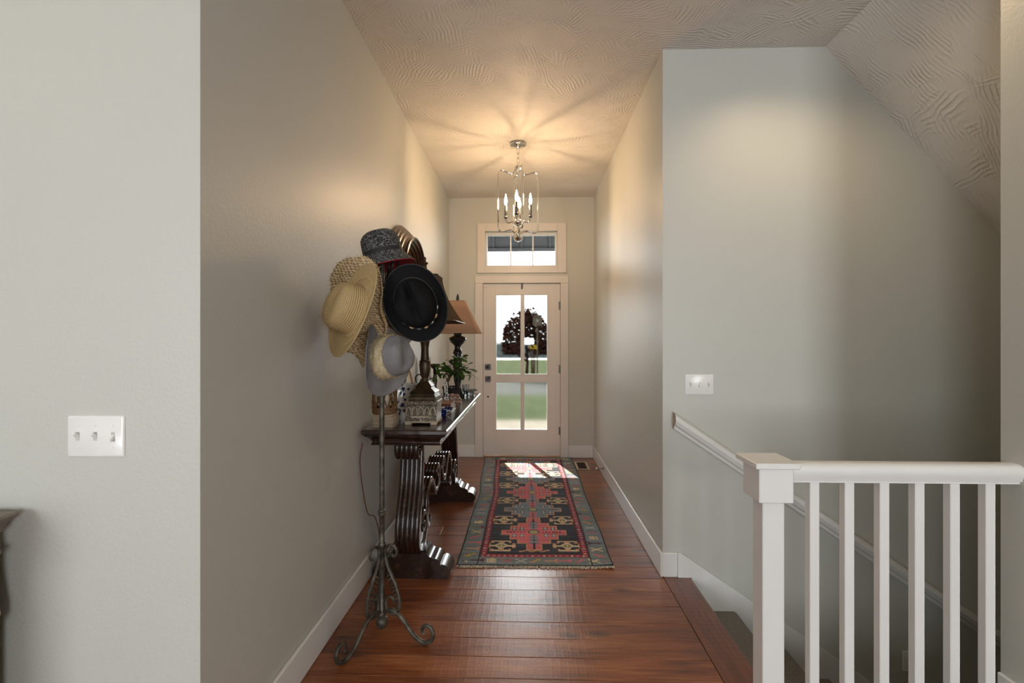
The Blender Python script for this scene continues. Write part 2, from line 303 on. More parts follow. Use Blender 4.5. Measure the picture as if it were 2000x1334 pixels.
class MB:
    """collects shapes in world coordinates and links them as one mesh object"""
    def __init__(s): s.v = []; s.f = []; s.uv = {}
    def add(s, vs_, fs_):
        b = len(s.v); s.v += [Vector(p) for p in vs_]; s.f += [tuple(b + i for i in f) for f in fs_]; return s
    def box(s, x0, x1, y0, y1, z0, z1):
        return s.add([(x0, y0, z0), (x1, y0, z0), (x1, y1, z0), (x0, y1, z0), (x0, y0, z1), (x1, y0, z1), (x1, y1, z1), (x0, y1, z1)],
                     [(0, 3, 2, 1), (4, 5, 6, 7), (0, 1, 5, 4), (1, 2, 6, 5), (2, 3, 7, 6), (3, 0, 4, 7)])
    def cbox(s, x0, x1, y0, y1, z0, z1, c=0.003):
        """box with all edges chamfered"""
        import itertools
        lo, hi = (x0, y0, z0), (x1, y1, z1)
        idx = {}; vs_ = []
        for sg in itertools.product((0, 1), repeat=3):
            for ax in range(3):
                p = []
                for a in range(3):
                    e = (lo, hi)[sg[a]][a]
                    if a != ax: e += c if sg[a] == 0 else -c
                    p.append(e)
                idx[sg, ax] = len(vs_); vs_.append(p)
        fs_ = []
        for ax in range(3):
            o = [a for a in range(3) if a != ax]
            for sd in (0, 1):
                q = []
                for u, w in ((0, 0), (1, 0), (1, 1), (0, 1)):
                    sg = [0, 0, 0]; sg[ax] = sd; sg[o[0]] = u; sg[o[1]] = w; q.append(idx[tuple(sg), ax])
                fs_.append(q)
        for ax in range(3):
            o = [a for a in range(3) if a != ax]
            for u in (0, 1):
                for w in (0, 1):
                    q = []
                    for sd, face in ((0, o[0]), (1, o[0]), (1, o[1]), (0, o[1])):
                        sg = [0, 0, 0]; sg[ax] = sd; sg[o[0]] = u; sg[o[1]] = w; q.append(idx[tuple(sg), face])
                    fs_.append(q)
        for sg in itertools.product((0, 1), repeat=3): fs_.append([idx[sg, a] for a in range(3)])
        return s.add(vs_, fs_)
    def loft(s, rings, close=True, cap0=True, cap1=True):
        n_ = len(rings[0]); vs_ = [p for r in rings for p in r]; fs_ = []
        for i in range(len(rings) - 1):
            for j in range(n_ if close else n_ - 1):
                a, b = i * n_ + j, i * n_ + (j + 1) % n_
                fs_.append((a, b, b + n_, a + n_))
        if cap0: fs_.append(tuple(range(n_ - 1, -1, -1)))
        if cap1: fs_.append(tuple((len(rings) - 1) * n_ + j for j in range(n_)))
        return s.add(vs_, fs_)
    def prism(s, poly, axis, a, b):
        """polygon in the other two axes (xyz order), extruded along axis from a to b"""
        def P(p, q):
            return {'x': (q, p[0], p[1]), 'y': (p[0], q, p[1]), 'z': (p[0], p[1], q)}[axis]
        return s.loft([[P(p, a) for p in poly], [P(p, b) for p in poly]])
    def lathe(s, prof, n_=24, c=(0, 0, 0), mat=None):
        rings = []
        for r, z in prof:
            ring = []
            for k in range(n_):
                a = 2 * PI * k / n_
                p = Vector((r * math.cos(a), r * math.sin(a), z))
                ring.append((mat @ p if mat else p) + Vector(c))
            rings.append(ring)
        return s.loft(rings)
    def tube(s, pts, r, n_=8, closed=False):
        pts = [Vector(p) for p in pts]; m = len(pts)
        rr = r if isinstance(r, (list, tuple)) else [r] * m
        tan = []
        for i in range(m):
            a = pts[(i - 1) % m] if (closed or i > 0) else pts[i]
            b = pts[(i + 1) % m] if (closed or i < m - 1) else pts[i]
            tan.append((b - a).normalized())
        up = Vector((0, 0, 1)) if abs(tan[0].z) < 0.9 else Vector((1, 0, 0))
        nv = (up - tan[0] * up.dot(tan[0])).normalized(); rings = []
        for i in range(m):
            nv = (nv - tan[i] * nv.dot(tan[i])).normalized(); bv = tan[i].cross(nv)
            rings.append([pts[i] + (nv * math.cos(2 * PI * k / n_) + bv * math.sin(2 * PI * k / n_)) * rr[i] for k in range(n_)])
        if closed: rings.append(rings[0])
        return s.loft(rings, cap0=not closed, cap1=not closed)
    def sphere(s, c, r, n_=14, m=9, sz=1.0):
        return s.lathe([(max(r * math.sin(PI * i / m), r * 0.01), -r * sz * math.cos(PI * i / m)) for i in range(m + 1)], n_, c)
    def build(s, name, mat, parent=None, smooth=35, origin=None):
        o0 = Vector(origin) if origin is not None else (ORG[parent.name] if parent else Vector((0, 0, 0)))
        me = bpy.data.meshes.new(name)
        me.from_pydata([tuple(p - o0) for p in s.v], [], s.f)
        import bmesh
        bm = bmesh.new(); bm.from_mesh(me); bmesh.ops.recalc_face_normals(bm, faces=bm.faces); bm.to_mesh(me); bm.free()
        me.materials.append(M[mat] if isinstance(mat, str) else mat)
        if smooth:
            me.shade_smooth(); me.set_sharp_from_angle(angle=math.radians(smooth))
        o = bpy.data.objects.new(name, me); COL.objects.link(o)
        if parent:
            o.parent = parent; o.location = o0 - ORG[parent.name]
        else: o.location = o0
        ORG[o.name] = o0
        return o


def tag(o, label=None, cat=None, group=None, kind=None):
    if label: o['label'] = label
    if cat: o['category'] = cat
    if group: o['group'] = group
    if kind: o['kind'] = kind
    return o

def thing(name, loc, label, cat, group=None, kind=None):
    o = bpy.data.objects.new(name, None); COL.objects.link(o); o.location = loc; o.empty_display_size = 0.05
    ORG[o.name] = Vector(loc)
    return tag(o, label, cat, group, kind)

def link_copy(src, parent, offset=(0, 0, 0)):
    c_ = src.copy(); COL.objects.link(c_); c_.parent = parent; c_.location = src.location + Vector(offset)
    ORG[c_.name] = ORG[src.name] + Vector(offset)
    return c_

def smooth_path(pts, k=6):
    """Catmull-Rom through the points"""
    P = [Vector(p) for p in pts]; out = []
    for i in range(len(P) - 1):
        p0 = P[i - 1] if i else P[0] * 2 - P[1]; p1, p2 = P[i], P[i + 1]
        p3 = P[i + 2] if i + 2 < len(P) else P[-1] * 2 - P[-2]
        for j in range(k):
            t = j / k
            out.append(0.5 * ((2 * p1) + (p2 - p0) * t + (2 * p0 - 5 * p1 + 4 * p2 - p3) * t * t + (3 * p1 - p0 - 3 * p2 + p3) * t ** 3))
    out.append(P[-1]); return out

def struct(name, mb, mat, label, cat, smooth=0):
    return tag(mb.build(name, mat, smooth=smooth), label, cat, kind='structure')


# ------------------------------------------------------------------ the setting
W = 'wall_paint'
struct('wall_left', MB().box(XL - 0.12, XL, YL + 0.12, YD + 0.14, -0.05, ZC), W, 'greige hallway wall on the left behind the console table', 'wall')
struct('wall_front_left', MB().box(-4.5, XL, YL, YL + 0.12, -0.05, ZC), W, 'pale wall facing the living room with a switch plate, left of hallway', 'wall')
# door wall with openings for door and transom
DX0, DX1, DZ1 = -0.517, 0.401, 2.036
TX0, TX1, TZ0, TZ1 = -0.49, 0.363, 2.232, 2.64
mb = MB()
for b in ((XL, DX0, -0.05, ZC), (DX1, XR, -0.05, ZC), (DX0, DX1, DZ1, TZ0), (DX0, DX1, TZ1, ZC), (DX0, TX0, TZ0, TZ1), (TX1, DX1, TZ0, TZ1)):
    mb.box(b[0], b[1], YD, YD + 0.14, b[2], b[3])
struct('wall_back', mb, W, 'greige end wall around the front door and transom window', 'wall')
struct('wall_right', MB().box(XR, XR + 0.115, YC + 0.115, YD + 0.14, -0.05, ZC), W, 'greige hallway wall on the right catching daylight from the door', 'wall')
struct('wall_stair', MB().box(XR, 4.3, YC, YC + 0.115, -2.7, ZC), W, 'tall grey stairwell wall behind the white railing with warm light pool', 'wall')
struct('wall_rail_end', MB().box(XE, 4.3, YR - 0.115, YR, -2.7, ZC), W, 'narrow wall end at right edge where the white railing stops', 'wall')
struct('wall_stairwell_low', MB().box(0.93, XE, YR - 0.115, YR, -2.7, -0.031), W, 'low stairwell wall under the railing', 'wall')
struct('wall_stairwell_end', MB().box(4.3, 4.42, YR - 0.115, YC + 0.115, -2.7, ZC), W, 'far end wall of the stairwell', 'wall')
# the living room behind the camera
mb = MB()
for b in ((-4.5, -3.3, -0.05, ZC), (-1.6, 1.2, -0.05, ZC), (2.7, 4.5, -0.05, ZC), (-3.3, -1.6, -0.05, 0.45), (-3.3, -1.6, 2.55, ZC), (1.2, 2.7, -0.05, 0.45), (1.2, 2.7, 2.55, ZC)): mb.box(b[0], b[1], -4.12, -4.0, b[2], b[3])  # right-hand opening is added only for extra light in the hall
struct('wall_living_back', mb, W, 'living room wall behind the viewpoint, with a window and an added light opening', 'wall')
struct('wall_living_left', MB().box(-4.62, -4.5, -4.12, YL + 0.12, -0.05, ZC), W, 'left living room wall', 'wall')
struct('wall_living_right', MB().box(4.5, 4.62, -4.12, YR, -0.05, ZC), W, 'right living room wall', 'wall')
# ceiling: flat, and the sloped part above the stair
mb = MB().box(-4.6, 1.70, -4.1, YD + 0.14, ZC, ZC + 0.1).box(1.70, 4.6, -4.1, YR - 0.06, ZC, ZC + 0.1)
struct('ceiling', mb, 'ceiling_texture', 'flat white ceiling with hand-troweled brush texture', 'ceiling')
dz = 1.09 / 0.983
mb = MB().prism([(1.70, ZC), (4.3, ZC - 2.6 * dz), (4.3, ZC - 2.6 * dz + 0.15), (1.70, ZC + 0.15)], 'y', YR - 0.05, YC + 0.05)
struct('ceiling_slope', mb, 'ceiling_texture', 'sloped textured ceiling descending above the stairs', 'ceiling')

# floor: sub-floor slab, boards as parts
random.seed(4)
mb = MB().box(XL, 0.925, YL, YD + 0.14, -0.09, -0.016).box(-4.5, 0.925, -4.0, YL, -0.09, 0.0).box(0.925, 4.5, -4.0, YR - 0.115, -0.09, 0.0)
floor = struct('floor', mb, 'floor_wood', 'dark red-brown stained pine plank floor running across the hallway', 'floor')
ys = [1.32, 1.49, 1.63, 1.78, 1.937, 2.07, 2.20, 2.33, 2.485, 2.63, 2.775]
while ys[-1] < YD - 0.1: ys.append(ys[-1] + random.choice((0.135, 0.14, 0.15, 0.16)))
ys[-1] = YD + 0.02
for i in range(len(ys) - 1):
    y0, y1 = ys[i] + 0.0008, ys[i + 1] - 0.0008
    xe = 0.783 - 0.0008
    cuts = [XL + 0.001, xe]
    if i in (14, 19, 24): cuts.insert(1, random.uniform(-0.7, -0.5))
    for a, b in zip(cuts[:-1], cuts[1:]):
        dzp = random.uniform(-0.0006, 0.0)
        MB().cbox(a + 0.0004, b - 0.0004, y0, y1, -0.016, dzp, 0.0018).build('plank', 'floor_wood', floor, smooth=0, origin=((a + b) / 2, (y0 + y1) / 2, 0))
nos = [(0.7838, 0.0), (0.93, 0.0), (0.939, -0.004), (0.943, -0.013), (0.939, -0.024), (0.93, -0.029), (0.7838, -0.029)]
mb = MB().prism(nos, 'y', YL - 0.4, YC - 0.001)
mb.build('nosing_board', 'nosing_wood', floor, smooth=40, origin=(0.86, 2.0, 0))

# stairs going down to the right, carpeted
RUN, RISE = 0.262, 0.187
st = thing('stairs', (0.93, 2.3, 0), 'flight of carpeted stairs going down to the right behind the railing', 'stairs', kind='structure')
MB().box(0.90, 0.93, YR + 0.001, YC - 0.001, -RISE - 0.02, -0.03).build('riser', 'trim_white', st, smooth=0)
for k in range(1, 13):
    x0 = 0.93 + RUN * (k - 1); z = -RISE * k; xn = x0 + RUN
    pr = [(x0 - 0.03, z), (xn - 0.015, z), (xn, z - 0.006), (xn + 0.006, z - 0.018), (xn, z - 0.03), (xn - 0.02, z - 0.036), (xn - 0.02, z - RISE - 0.02), (x0 - 0.03, z - RISE - 0.02)]
    MB().prism(pr, 'y', YR + 0.001, YC - 0.018).build('step', 'carpet', st, smooth=50)
struct('floor_lower', MB().box(0.8, 4.3, YR, YC, -2.6, -2.5), 'carpet', 'lower landing at the foot of the stairs', 'floor')

# baseboards and skirt
BH, BT = 0.14, 0.016
def baseboard(name, x0, x1, y0, y1, label):
    return tag(MB().cbox(x0, x1, y0, y1, 0.0, BH, 0.004).build(name, 'trim_white', smooth=0), label, 'baseboard', kind='structure')
baseboard('baseboard_left', XL, XL + BT, YL - BT, YD - 0.001, 'white baseboard along the left hallway wall')
baseboard('baseboard_right', XR - BT, XR, YC - BT, YD - 0.001, 'white baseboard along the right hallway wall')
baseboard('baseboard_back_left', XL + BT, -0.604, YD - BT, YD, 'short white baseboard left of the front door')
baseboard('baseboard_back_right', 0.486, XR - BT, YD - BT, YD, 'short white baseboard right of the front door')
baseboard('baseboard_stair', XR, 0.865, YC - BT, YC, 'short white baseboard block at the top of the stairs')
baseboard('baseboard_front_left', -4.4, XL, YL - BT, YL, 'white baseboard under the living room wall')
sl = 0.672
sk = [(0.866, 0.0), (0.866, 0.14), (0.88, 0.14), (4.2, 0.14 - (4.2 - 0.88) * sl), (4.2, -2.5), (3.9, -2.5), (0.943, -0.35), (0.943, 0.0)]
tag(MB().prism(sk, 'y', YC - BT, YC).build('trim_stair_skirt', 'trim_white', smooth=0), 'white sloping skirt board along the stair wall', 'trim', kind='structure')

# wall handrail
hr = thing('wall_handrail', (0.84, YC, 0.9), 'white sloping handrail fixed along the grey stairwell wall', 'handrail')
prof = [(0.0, -0.030), (-0.022, -0.030), (-0.026, -0.018), (-0.045, -0.012), (-0.056, 0.004), (-0.052, 0.020), (-0.036, 0.028), (0.0, 0.030)]
def hr_ring(x, z): return [(x, YC + py, z + pz * 1.55) for py, pz in prof]
x0, z0 = 0.842, 0.898
MB().loft([hr_ring(x0, z0), hr_ring(3.0, z0 - (3.0 - x0) * sl)]).build('rail', 'trim_white', hr, smooth=30)
MB().loft([hr_ring(x0 - 0.002, z0 + 0.002), hr_ring(x0 - 0.0003, z0 + 0.0004)]).build('end_grain', 'driftwood', hr, smooth=30)

# balustrade
rl = thing('stair_railing', (0.88, 1.79, 0), 'white painted stair railing with square newel post and balusters', 'railing')
np_ = MB().cbox(0.841, 0.918, 1.75, 1.827, 0.0, 0.80, 0.003).build('newel_post', 'trim_white', rl, smooth=0)
MB().cbox(0.816, 0.935, 1.722, 1.852, 0.782, 0.905, 0.003).build('collar', 'trim_white', np_, smooth=0)
MB().cbox(0.797, 0.951, 1.703, 1.873, 0.905, 0.926, 0.003).build('cap', 'trim_white', np_, smooth=0)
MB().cbox(0.816, 0.935, 1.722, 1.852, 0.0, 0.05, 0.004).build('base', 'trim_white', np_, smooth=0)
rp = [(1.760, 0.846), (1.760, 0.853), (1.752, 0.856), (1.748, 0.868), (1.741, 0.882), (1.742, 0.900), (1.750, 0.911), (1.764, 0.916), (1.796, 0.916), (1.810, 0.911), (1.818, 0.900), (1.819, 0.882), (1.812, 0.868), (1.808, 0.856), (1.800, 0.853), (1.800, 0.846)]
MB().prism(rp, 'x', 0.9355, XE).build('rail', 'trim_white', rl, smooth=40)
bal0 = MB().cbox(1.0155, 1.0495, 1.765, 1.799, 0.0, 0.846, 0.0025).build('baluster', 'trim_white', rl, smooth=0)
for k in range(1, 6): link_copy(bal0, rl, (0.1226 * k, 0, 0))
baseboard('baseboard_rail_end', XE - BT, XE, YR - 0.115, YR - 0.001, 'white baseboard at the wall end beside the railing')

# ------------------------------------------------------------------ front door, transom
GY = YD + 0.035
cas = MB()
cas.cbox(-0.604, DX0 + 0.008, YD - 0.02, YD, 0.0, DZ1 - 0.006, 0.003).cbox(DX1 - 0.008, 0.486, YD - 0.02, YD, 0.0, DZ1 - 0.006, 0.003).cbox(-0.604, 0.486, YD - 0.022, YD, DZ1 - 0.006, 2.115, 0.003)
tag(cas.build('trim_door_casing', 'door_white', smooth=0), 'flat white casing around the front door', 'trim', kind='structure')
mb = MB().box(DX0, DX0 + 0.006, YD, YD + 0.14, 0, DZ1).box(DX1 - 0.006, DX1, YD, YD + 0.14, 0, DZ1).box(DX0, DX1, YD, YD + 0.14, DZ1 - 0.004, DZ1).box(DX0 + 0.006, DX0 + 0.03, YD + 0.058, YD + 0.08, 0, DZ1 - 0.004).box(DX1 - 0.03, DX1 - 0.006, YD + 0.058, YD + 0.08, 0, DZ1 - 0.004).box(DX0 + 0.03, DX1 - 0.03, YD + 0.058, YD + 0.08, DZ1 - 0.028, DZ1 - 0.004)  # inner stop strips added to block sun leaking past the door edge
tag(mb.build('trim_door_jamb', 'door_white', smooth=0), 'white jamb of the front door', 'trim', kind='structure')
tag(MB().cbox(DX0 + 0.006, DX1 - 0.006, YD - 0.01, YD + 0.14, 0.0, 0.014, 0.003).build('trim_door_sill', 'light_oak', smooth=0), 'brown wooden threshold under the front door', 'threshold', kind='structure')
d0, d1, z0, z1 = DX0 + 0.009, DX1 - 0.009, 0.018, 2.028
door = thing('door_1', (0, YD + 0.03, 0), 'off-white front door with four panes of rain glass', 'door', kind='structure')
gx = [(-0.362, -0.063), (-0.033, 0.247)]; gz = [(0.312, 0.877), (0.962, 1.90)]
ya, yb = YD + 0.012, YD + 0.056
mb = MB().cbox(d0, gx[0][0], ya, yb, z0, z1, 0.002).cbox(gx[1][1], d1, ya, yb, z0, z1, 0.002)
for a, b in ((z0, gz[0][0]), (gz[0][1], gz[1][0]), (gz[1][1], z1)): mb.box(gx[0][0], gx[1][1], ya + 0.0005, yb, a, b)
mb.build('door_frame', 'door_white', door, smooth=0)
for z in gz: MB().cbox(gx[0][1], gx[1][0], ya + 0.002, yb, z[0], z[1], 0.004).build('muntin', 'door_white', door, smooth=0)
for x in gx:
    for z in gz:
        MB().box(x[0], x[1], GY - 0.003, GY + 0.003, z[0], z[1]).build('pane', 'rain_glass' if z is gz[0] else 'obscure_glass', door, smooth=0)
for z in gz:
    bd = MB()
    for x in gx:
        for q in ((x[0], x[0] + 0.008, z[0], z[1]), (x[1] - 0.008, x[1], z[0], z[1]), (x[0] + 0.008, x[1] - 0.008, z[0], z[0] + 0.008), (x[0] + 0.008, x[1] - 0.008, z[1] - 0.008, z[1])):
            bd.box(q[0], q[1], ya + 0.006, yb - 0.004, q[2], q[3])
    bd.build('glazing_bead', 'door_white', door, smooth=0)
for z in (1.767, 1.028, 0.307):
    hg = MB().lathe([(0.007, -0.05), (0.009, -0.048), (0.009, 0.048), (0.007, 0.05)], 10, (d1 + 0.004, YD + 0.004, z)).build('hinge', 'nickel', door)
    MB().cbox(d1 - 0.018, d1 + 0.002, ya - 0.003, ya + 0.001, z - 0.047, z + 0.047, 0.001).build('hinge_leaf', 'nickel', hg, smooth=0)
db = MB().cbox(-0.485, -0.42, ya - 0.014, ya, 1.02, 1.085, 0.004).build('deadbolt', 'nickel', door, smooth=0)
MB().lathe([(0.001, 0.0), (0.017, 0.0), (0.017, 0.008), (0.014, 0.01), (0.001, 0.01)], 16, (-0.4525, ya - 0.014, 1.0525), Matrix.Rotation(PI / 2, 4, 'X')).cbox(-0.457, -0.448, ya - 0.036, ya - 0.02, 1.04, 1.065, 0.002).build('thumb_turn', 'black_metal', db)
lv = MB().cbox(-0.485, -0.42, ya - 0.012, ya, 0.88, 0.945, 0.004).build('lever_plate', 'nickel', door, smooth=0)
MB().tube([(-0.4525, ya - 0.01, 0.9125), (-0.4525, ya - 0.045, 0.9125)], 0.011, 12).tube(smooth_path([(-0.4525, ya - 0.048, 0.9125), (-0.44, ya - 0.052, 0.92), (-0.425, ya - 0.052, 0.935)], 4), 0.008, 10).build('lever', 'nickel', lv)
MB().lathe([(0.001, 0.0), (0.011, 0.0), (0.009, 0.005), (0.001, 0.006)], 14, (-0.452, ya, 0.703), Matrix.Rotation(PI / 2, 4, 'X')).build('door_knocker_cap', 'black_metal', door)
MB().cbox(d0 + 0.004, d0 + 0.05, ya - 0.014, ya, 1.985, 2.012, 0.002).build('alarm_sensor', 'door_white', door, smooth=0)
MB().cbox(-0.063, -0.044, ya - 0.006, ya, 1.965, z1, 0.002).cbox(-0.063, -0.044, ya - 0.006, ya + 0.01, z1, z1 + 0.002, 0.0005).cbox(-0.063, -0.044, ya - 0.02, ya - 0.006, 1.965, 1.971, 0.001).build('wreath_hook', 'black_metal', door, smooth=0)

win = thing('window_1', (-0.06, YD, 2.44), 'three-pane transom window above the front door with white casing', 'window', kind='structure')
mb = MB().cbox(-0.579, TX0 + 0.004, YD - 0.02, YD, 2.149, 2.728, 0.003).cbox(TX1 - 0.004, 0.463, YD - 0.02, YD, 2.149, 2.728, 0.003).cbox(TX0 + 0.004, TX1 - 0.004, YD - 0.02, YD, 2.149, TZ0 + 0.004, 0.003).cbox(TX0 + 0.004, TX1 - 0.004, YD - 0.02, YD, TZ1 - 0.004, 2.728, 0.003)
mb.build('casing', 'door_white', win, smooth=0)
fx0, fx1, fz0, fz1 = TX0 + 0.001, TX1 - 0.001, TZ0 + 0.001, TZ1 - 0.001
mb = MB()
for q in ((fx0, fx0 + 0.026, fz0, fz1), (fx1 - 0.026, fx1, fz0, fz1), (fx0 + 0.026, fx1 - 0.026, fz0, fz0 + 0.018), (fx0 + 0.026, fx1 - 0.026, fz1 - 0.036, fz1)): mb.cbox(q[0], q[1], YD + 0.06, YD + 0.11, q[2], q[3], 0.004)
mb.build('window_frame', 'trim_white', win, smooth=0)
edges = [fx0 + 0.026, -0.188, 0.075, fx1 - 0.026]
for a, b in zip(edges[:-1], edges[1:]): MB().box(a, b, YD + 0.083, YD + 0.088, fz0 + 0.018, fz1 - 0.036).build('pane', 'clear_glass', win, smooth=0)
for x in edges[1:3]: MB().cbox(x - 0.008, x + 0.008, YD + 0.07, YD + 0.1, fz0 + 0.018, fz1 - 0.036, 0.003).build('muntin', 'trim_white', win, smooth=0)

# ------------------------------------------------------------------ outdoors
def ground(name, x0, x1, y0, y1, z, mat, label, cat):
    return tag(MB().box(x0, x1, y0, y1, z - 0.1, z).build(name, mat, smooth=0), label, cat, kind='structure')
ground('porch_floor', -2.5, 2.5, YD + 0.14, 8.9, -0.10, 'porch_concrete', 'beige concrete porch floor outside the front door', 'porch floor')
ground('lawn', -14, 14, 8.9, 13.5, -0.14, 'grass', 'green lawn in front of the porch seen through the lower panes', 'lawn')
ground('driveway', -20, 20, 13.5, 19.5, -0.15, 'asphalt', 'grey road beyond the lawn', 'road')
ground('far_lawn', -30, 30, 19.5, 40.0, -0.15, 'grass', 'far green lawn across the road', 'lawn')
ground('far_pavement', -60, 60, 40.0, 90.0, -0.15, 'pale_concrete', 'pale sunlit ground in the far distance', 'ground')
rf = thing('porch_roof', (0, 6.8, 2.8), 'dark grey porch roof with boarded beam seen through the transom', 'porch', kind='structure')
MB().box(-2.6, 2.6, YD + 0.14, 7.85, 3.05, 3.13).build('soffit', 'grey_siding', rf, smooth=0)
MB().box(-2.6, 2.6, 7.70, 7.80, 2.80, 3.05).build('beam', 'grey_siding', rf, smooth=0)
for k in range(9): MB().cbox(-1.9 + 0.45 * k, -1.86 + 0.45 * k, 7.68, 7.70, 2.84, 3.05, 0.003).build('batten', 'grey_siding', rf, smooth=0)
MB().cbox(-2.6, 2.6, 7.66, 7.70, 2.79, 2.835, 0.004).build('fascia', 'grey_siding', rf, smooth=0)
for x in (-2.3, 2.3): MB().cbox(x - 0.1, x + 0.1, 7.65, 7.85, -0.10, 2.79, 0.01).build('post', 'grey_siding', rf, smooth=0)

random.seed(11)
tr = thing('garden_tree', (0.0, 20.6, -0.15), 'small red-leaved garden tree seen through the door glass', 'tree')
mb = MB(); mb.tube([(0.0, 20.6, -0.15), (0.04, 20.6, 0.5), (0.0, 20.6, 1.2)], [0.07, 0.055, 0.045], 8)
tips = []
for k in range(11):
    a = random.uniform(0, 2 * PI); L = random.uniform(0.5, 1.15); zz = random.uniform(0.5, 1.2)
    e = Vector((math.cos(a) * L, 20.6 + math.sin(a) * L * 0.6, zz + random.uniform(0.3, 1.2)))
    mb.tube([(0.0, 20.6, zz * 0.9), ((e.x) * 0.5, 20.6 + (e.y - 20.6) * 0.5, zz + 0.2), e], [0.03, 0.02, 0.008], 6); tips.append(e)
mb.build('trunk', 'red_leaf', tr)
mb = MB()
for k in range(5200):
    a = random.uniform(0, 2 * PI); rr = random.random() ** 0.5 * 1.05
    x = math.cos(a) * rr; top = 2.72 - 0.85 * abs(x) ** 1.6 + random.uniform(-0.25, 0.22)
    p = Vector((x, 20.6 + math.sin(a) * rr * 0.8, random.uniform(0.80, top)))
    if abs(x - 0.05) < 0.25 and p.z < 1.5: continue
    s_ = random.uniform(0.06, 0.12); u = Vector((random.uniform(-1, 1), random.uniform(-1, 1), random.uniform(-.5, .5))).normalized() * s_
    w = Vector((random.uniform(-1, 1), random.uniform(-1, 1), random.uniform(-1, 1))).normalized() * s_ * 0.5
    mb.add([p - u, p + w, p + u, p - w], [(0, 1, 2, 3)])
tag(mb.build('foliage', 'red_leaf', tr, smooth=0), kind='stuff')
bh = thing('birdhouse', (0.43, 19.45, -0.15), 'small square wooden birdhouse hanging in the garden tree', 'birdhouse')
MB().cbox(0.26, 0.60, 19.3, 19.6, 1.98, 2.34, 0.01).build('box_body', 'sign_wood', bh, smooth=0)
MB().prism([(0.22, 2.34), (0.64, 2.34), (0.43, 2.46)], 'y', 19.27, 19.63).build('roof', 'sign_wood', bh, smooth=0)
MB().lathe([(0.001, 0.0), (0.06, 0.0), (0.06, 0.006), (0.001, 0.006)], 14, (0.43, 19.3, 2.18), Matrix.Rotation(PI / 2, 4, 'X')).build('hole_shade_disc', 'hole_shade', bh)  # flat dark disc, the shade of an entry hole put into its colour
MB().tube([(0.43, 19.45, 2.0), (0.43, 19.45, -0.2)], 0.03, 8).build('pole', 'sign_wood', bh)
fb = thing('flower_clump', (0.3, 19.0, -0.15), 'yellow flower clump under the garden tree', 'flowers')
mb = MB()
for k in range(26): mb.sphere((0.25 + random.uniform(-0.16, 0.16), 19.0 + random.uniform(-0.1, 0.1), 1.12 + random.uniform(-0.06, 0.08)), random.uniform(0.02, 0.04), 7, 5)
tag(mb.build('blossom', 'yellow_bloom', fb), kind='stuff')
mb = MB()
for k in range(7): mb.tube([(0.25 + 0.02 * k - 0.06, 19.0, -0.15), (0.25 + 0.035 * k - 0.1, 19.0, 1.1)], 0.012, 5)
mb.build('stem', 'red_leaf', fb)
# far hedge line
random.seed(3)
hedge = MB(); cols = 60
top = [[(-16 + 32 * i / cols, 44, -0.15), (-16 + 32 * i / cols, 44, 0.75 + 0.5 * random.random()), (-16 + 32 * i / cols, 45.5, 0.85 + 0.5 * random.random()), (-16 + 32 * i / cols, 46, -0.15)] for i in range(cols + 1)]
hedge.loft(top); tag(hedge.build('far_hedge', 'far_hedge'), 'grey-green hedge line in the hazy distance outside', 'hedge')

# ------------------------------------------------------------------ chandelier
CX, CY = -0.072, 4.10
ch = thing('pendant_chandelier', (CX, CY, ZC), 'chrome open-cage pendant light with four candle bulbs', 'chandelier')
MB().lathe([(0.001, ZC), (0.060, ZC), (0.066, ZC - 0.006), (0.068, ZC - 0.016), (0.060, ZC - 0.024), (0.02, ZC - 0.030), (0.010, ZC - 0.045), (0.001, ZC - 0.047)], 32, (CX, CY, 0)).build('canopy', 'chrome', ch, smooth=50)
zc_ = ZC - 0.045
for k in range(3):
    c0 = zc_ - 0.022 - 0.040 * k; ln = []
    for j in range(16):
        a = 2 * PI * j / 16; u = 0.011 * math.cos(a); w_ = 0.027 * math.sin(a)
        ln.append((CX + (u if k % 2 == 0 else 0), CY + (u if k % 2 else 0), c0 + w_))
    MB().tube(ln, 0.0028, 6, True).build('chain_link', 'chrome', ch)
zt = 2.85
MB().lathe([(0.001, zt + 0.02), (0.010, zt + 0.015), (0.012, zt), (0.026, zt - 0.008), (0.028, zt - 0.02), (0.016, zt - 0.032), (0.012, zt - 0.06), (0.008, zt - 0.075), (0.008, 2.40), (0.016, 2.395), (0.020, 2.385), (0.044, 2.372), (0.048, 2.358), (0.040, 2.342), (0.020, 2.330), (0.010, 2.325), (0.010, 2.285), (0.024, 2.27), (0.026, 2.252), (0.020, 2.245), (0.040, 2.235), (0.042, 2.225), (0.026, 2.206), (0.012, 2.198), (0.001, 2.196)], 24, (CX, CY, 0)).build('stem', 'chrome', ch, smooth=50)
R = 0.172
cp = [(0.018, 2.83), (0.026, 2.815), (0.034, 2.79), (0.052, 2.772), (0.082, 2.775), (0.118, 2.788), (0.145, 2.793), (0.163, 2.785), (R, 2.755), (R + 0.002, 2.70), (R + 0.003, 2.55), (R + 0.002, 2.40), (R, 2.32), (0.163, 2.288), (0.145, 2.277), (0.118, 2.280), (0.085, 2.292), (0.055, 2.290), (0.032, 2.270), (0.020, 2.255)]
for k in range(4):
    a = math.radians(13.0) + k * PI / 2
    pts = [(CX + r_ * math.sin(a), CY - r_ * math.cos(a), z_) for r_, z_ in cp]
    MB().tube(smooth_path(pts, 4), 0.0076, 8).build('cage_arm', 'chrome', ch)
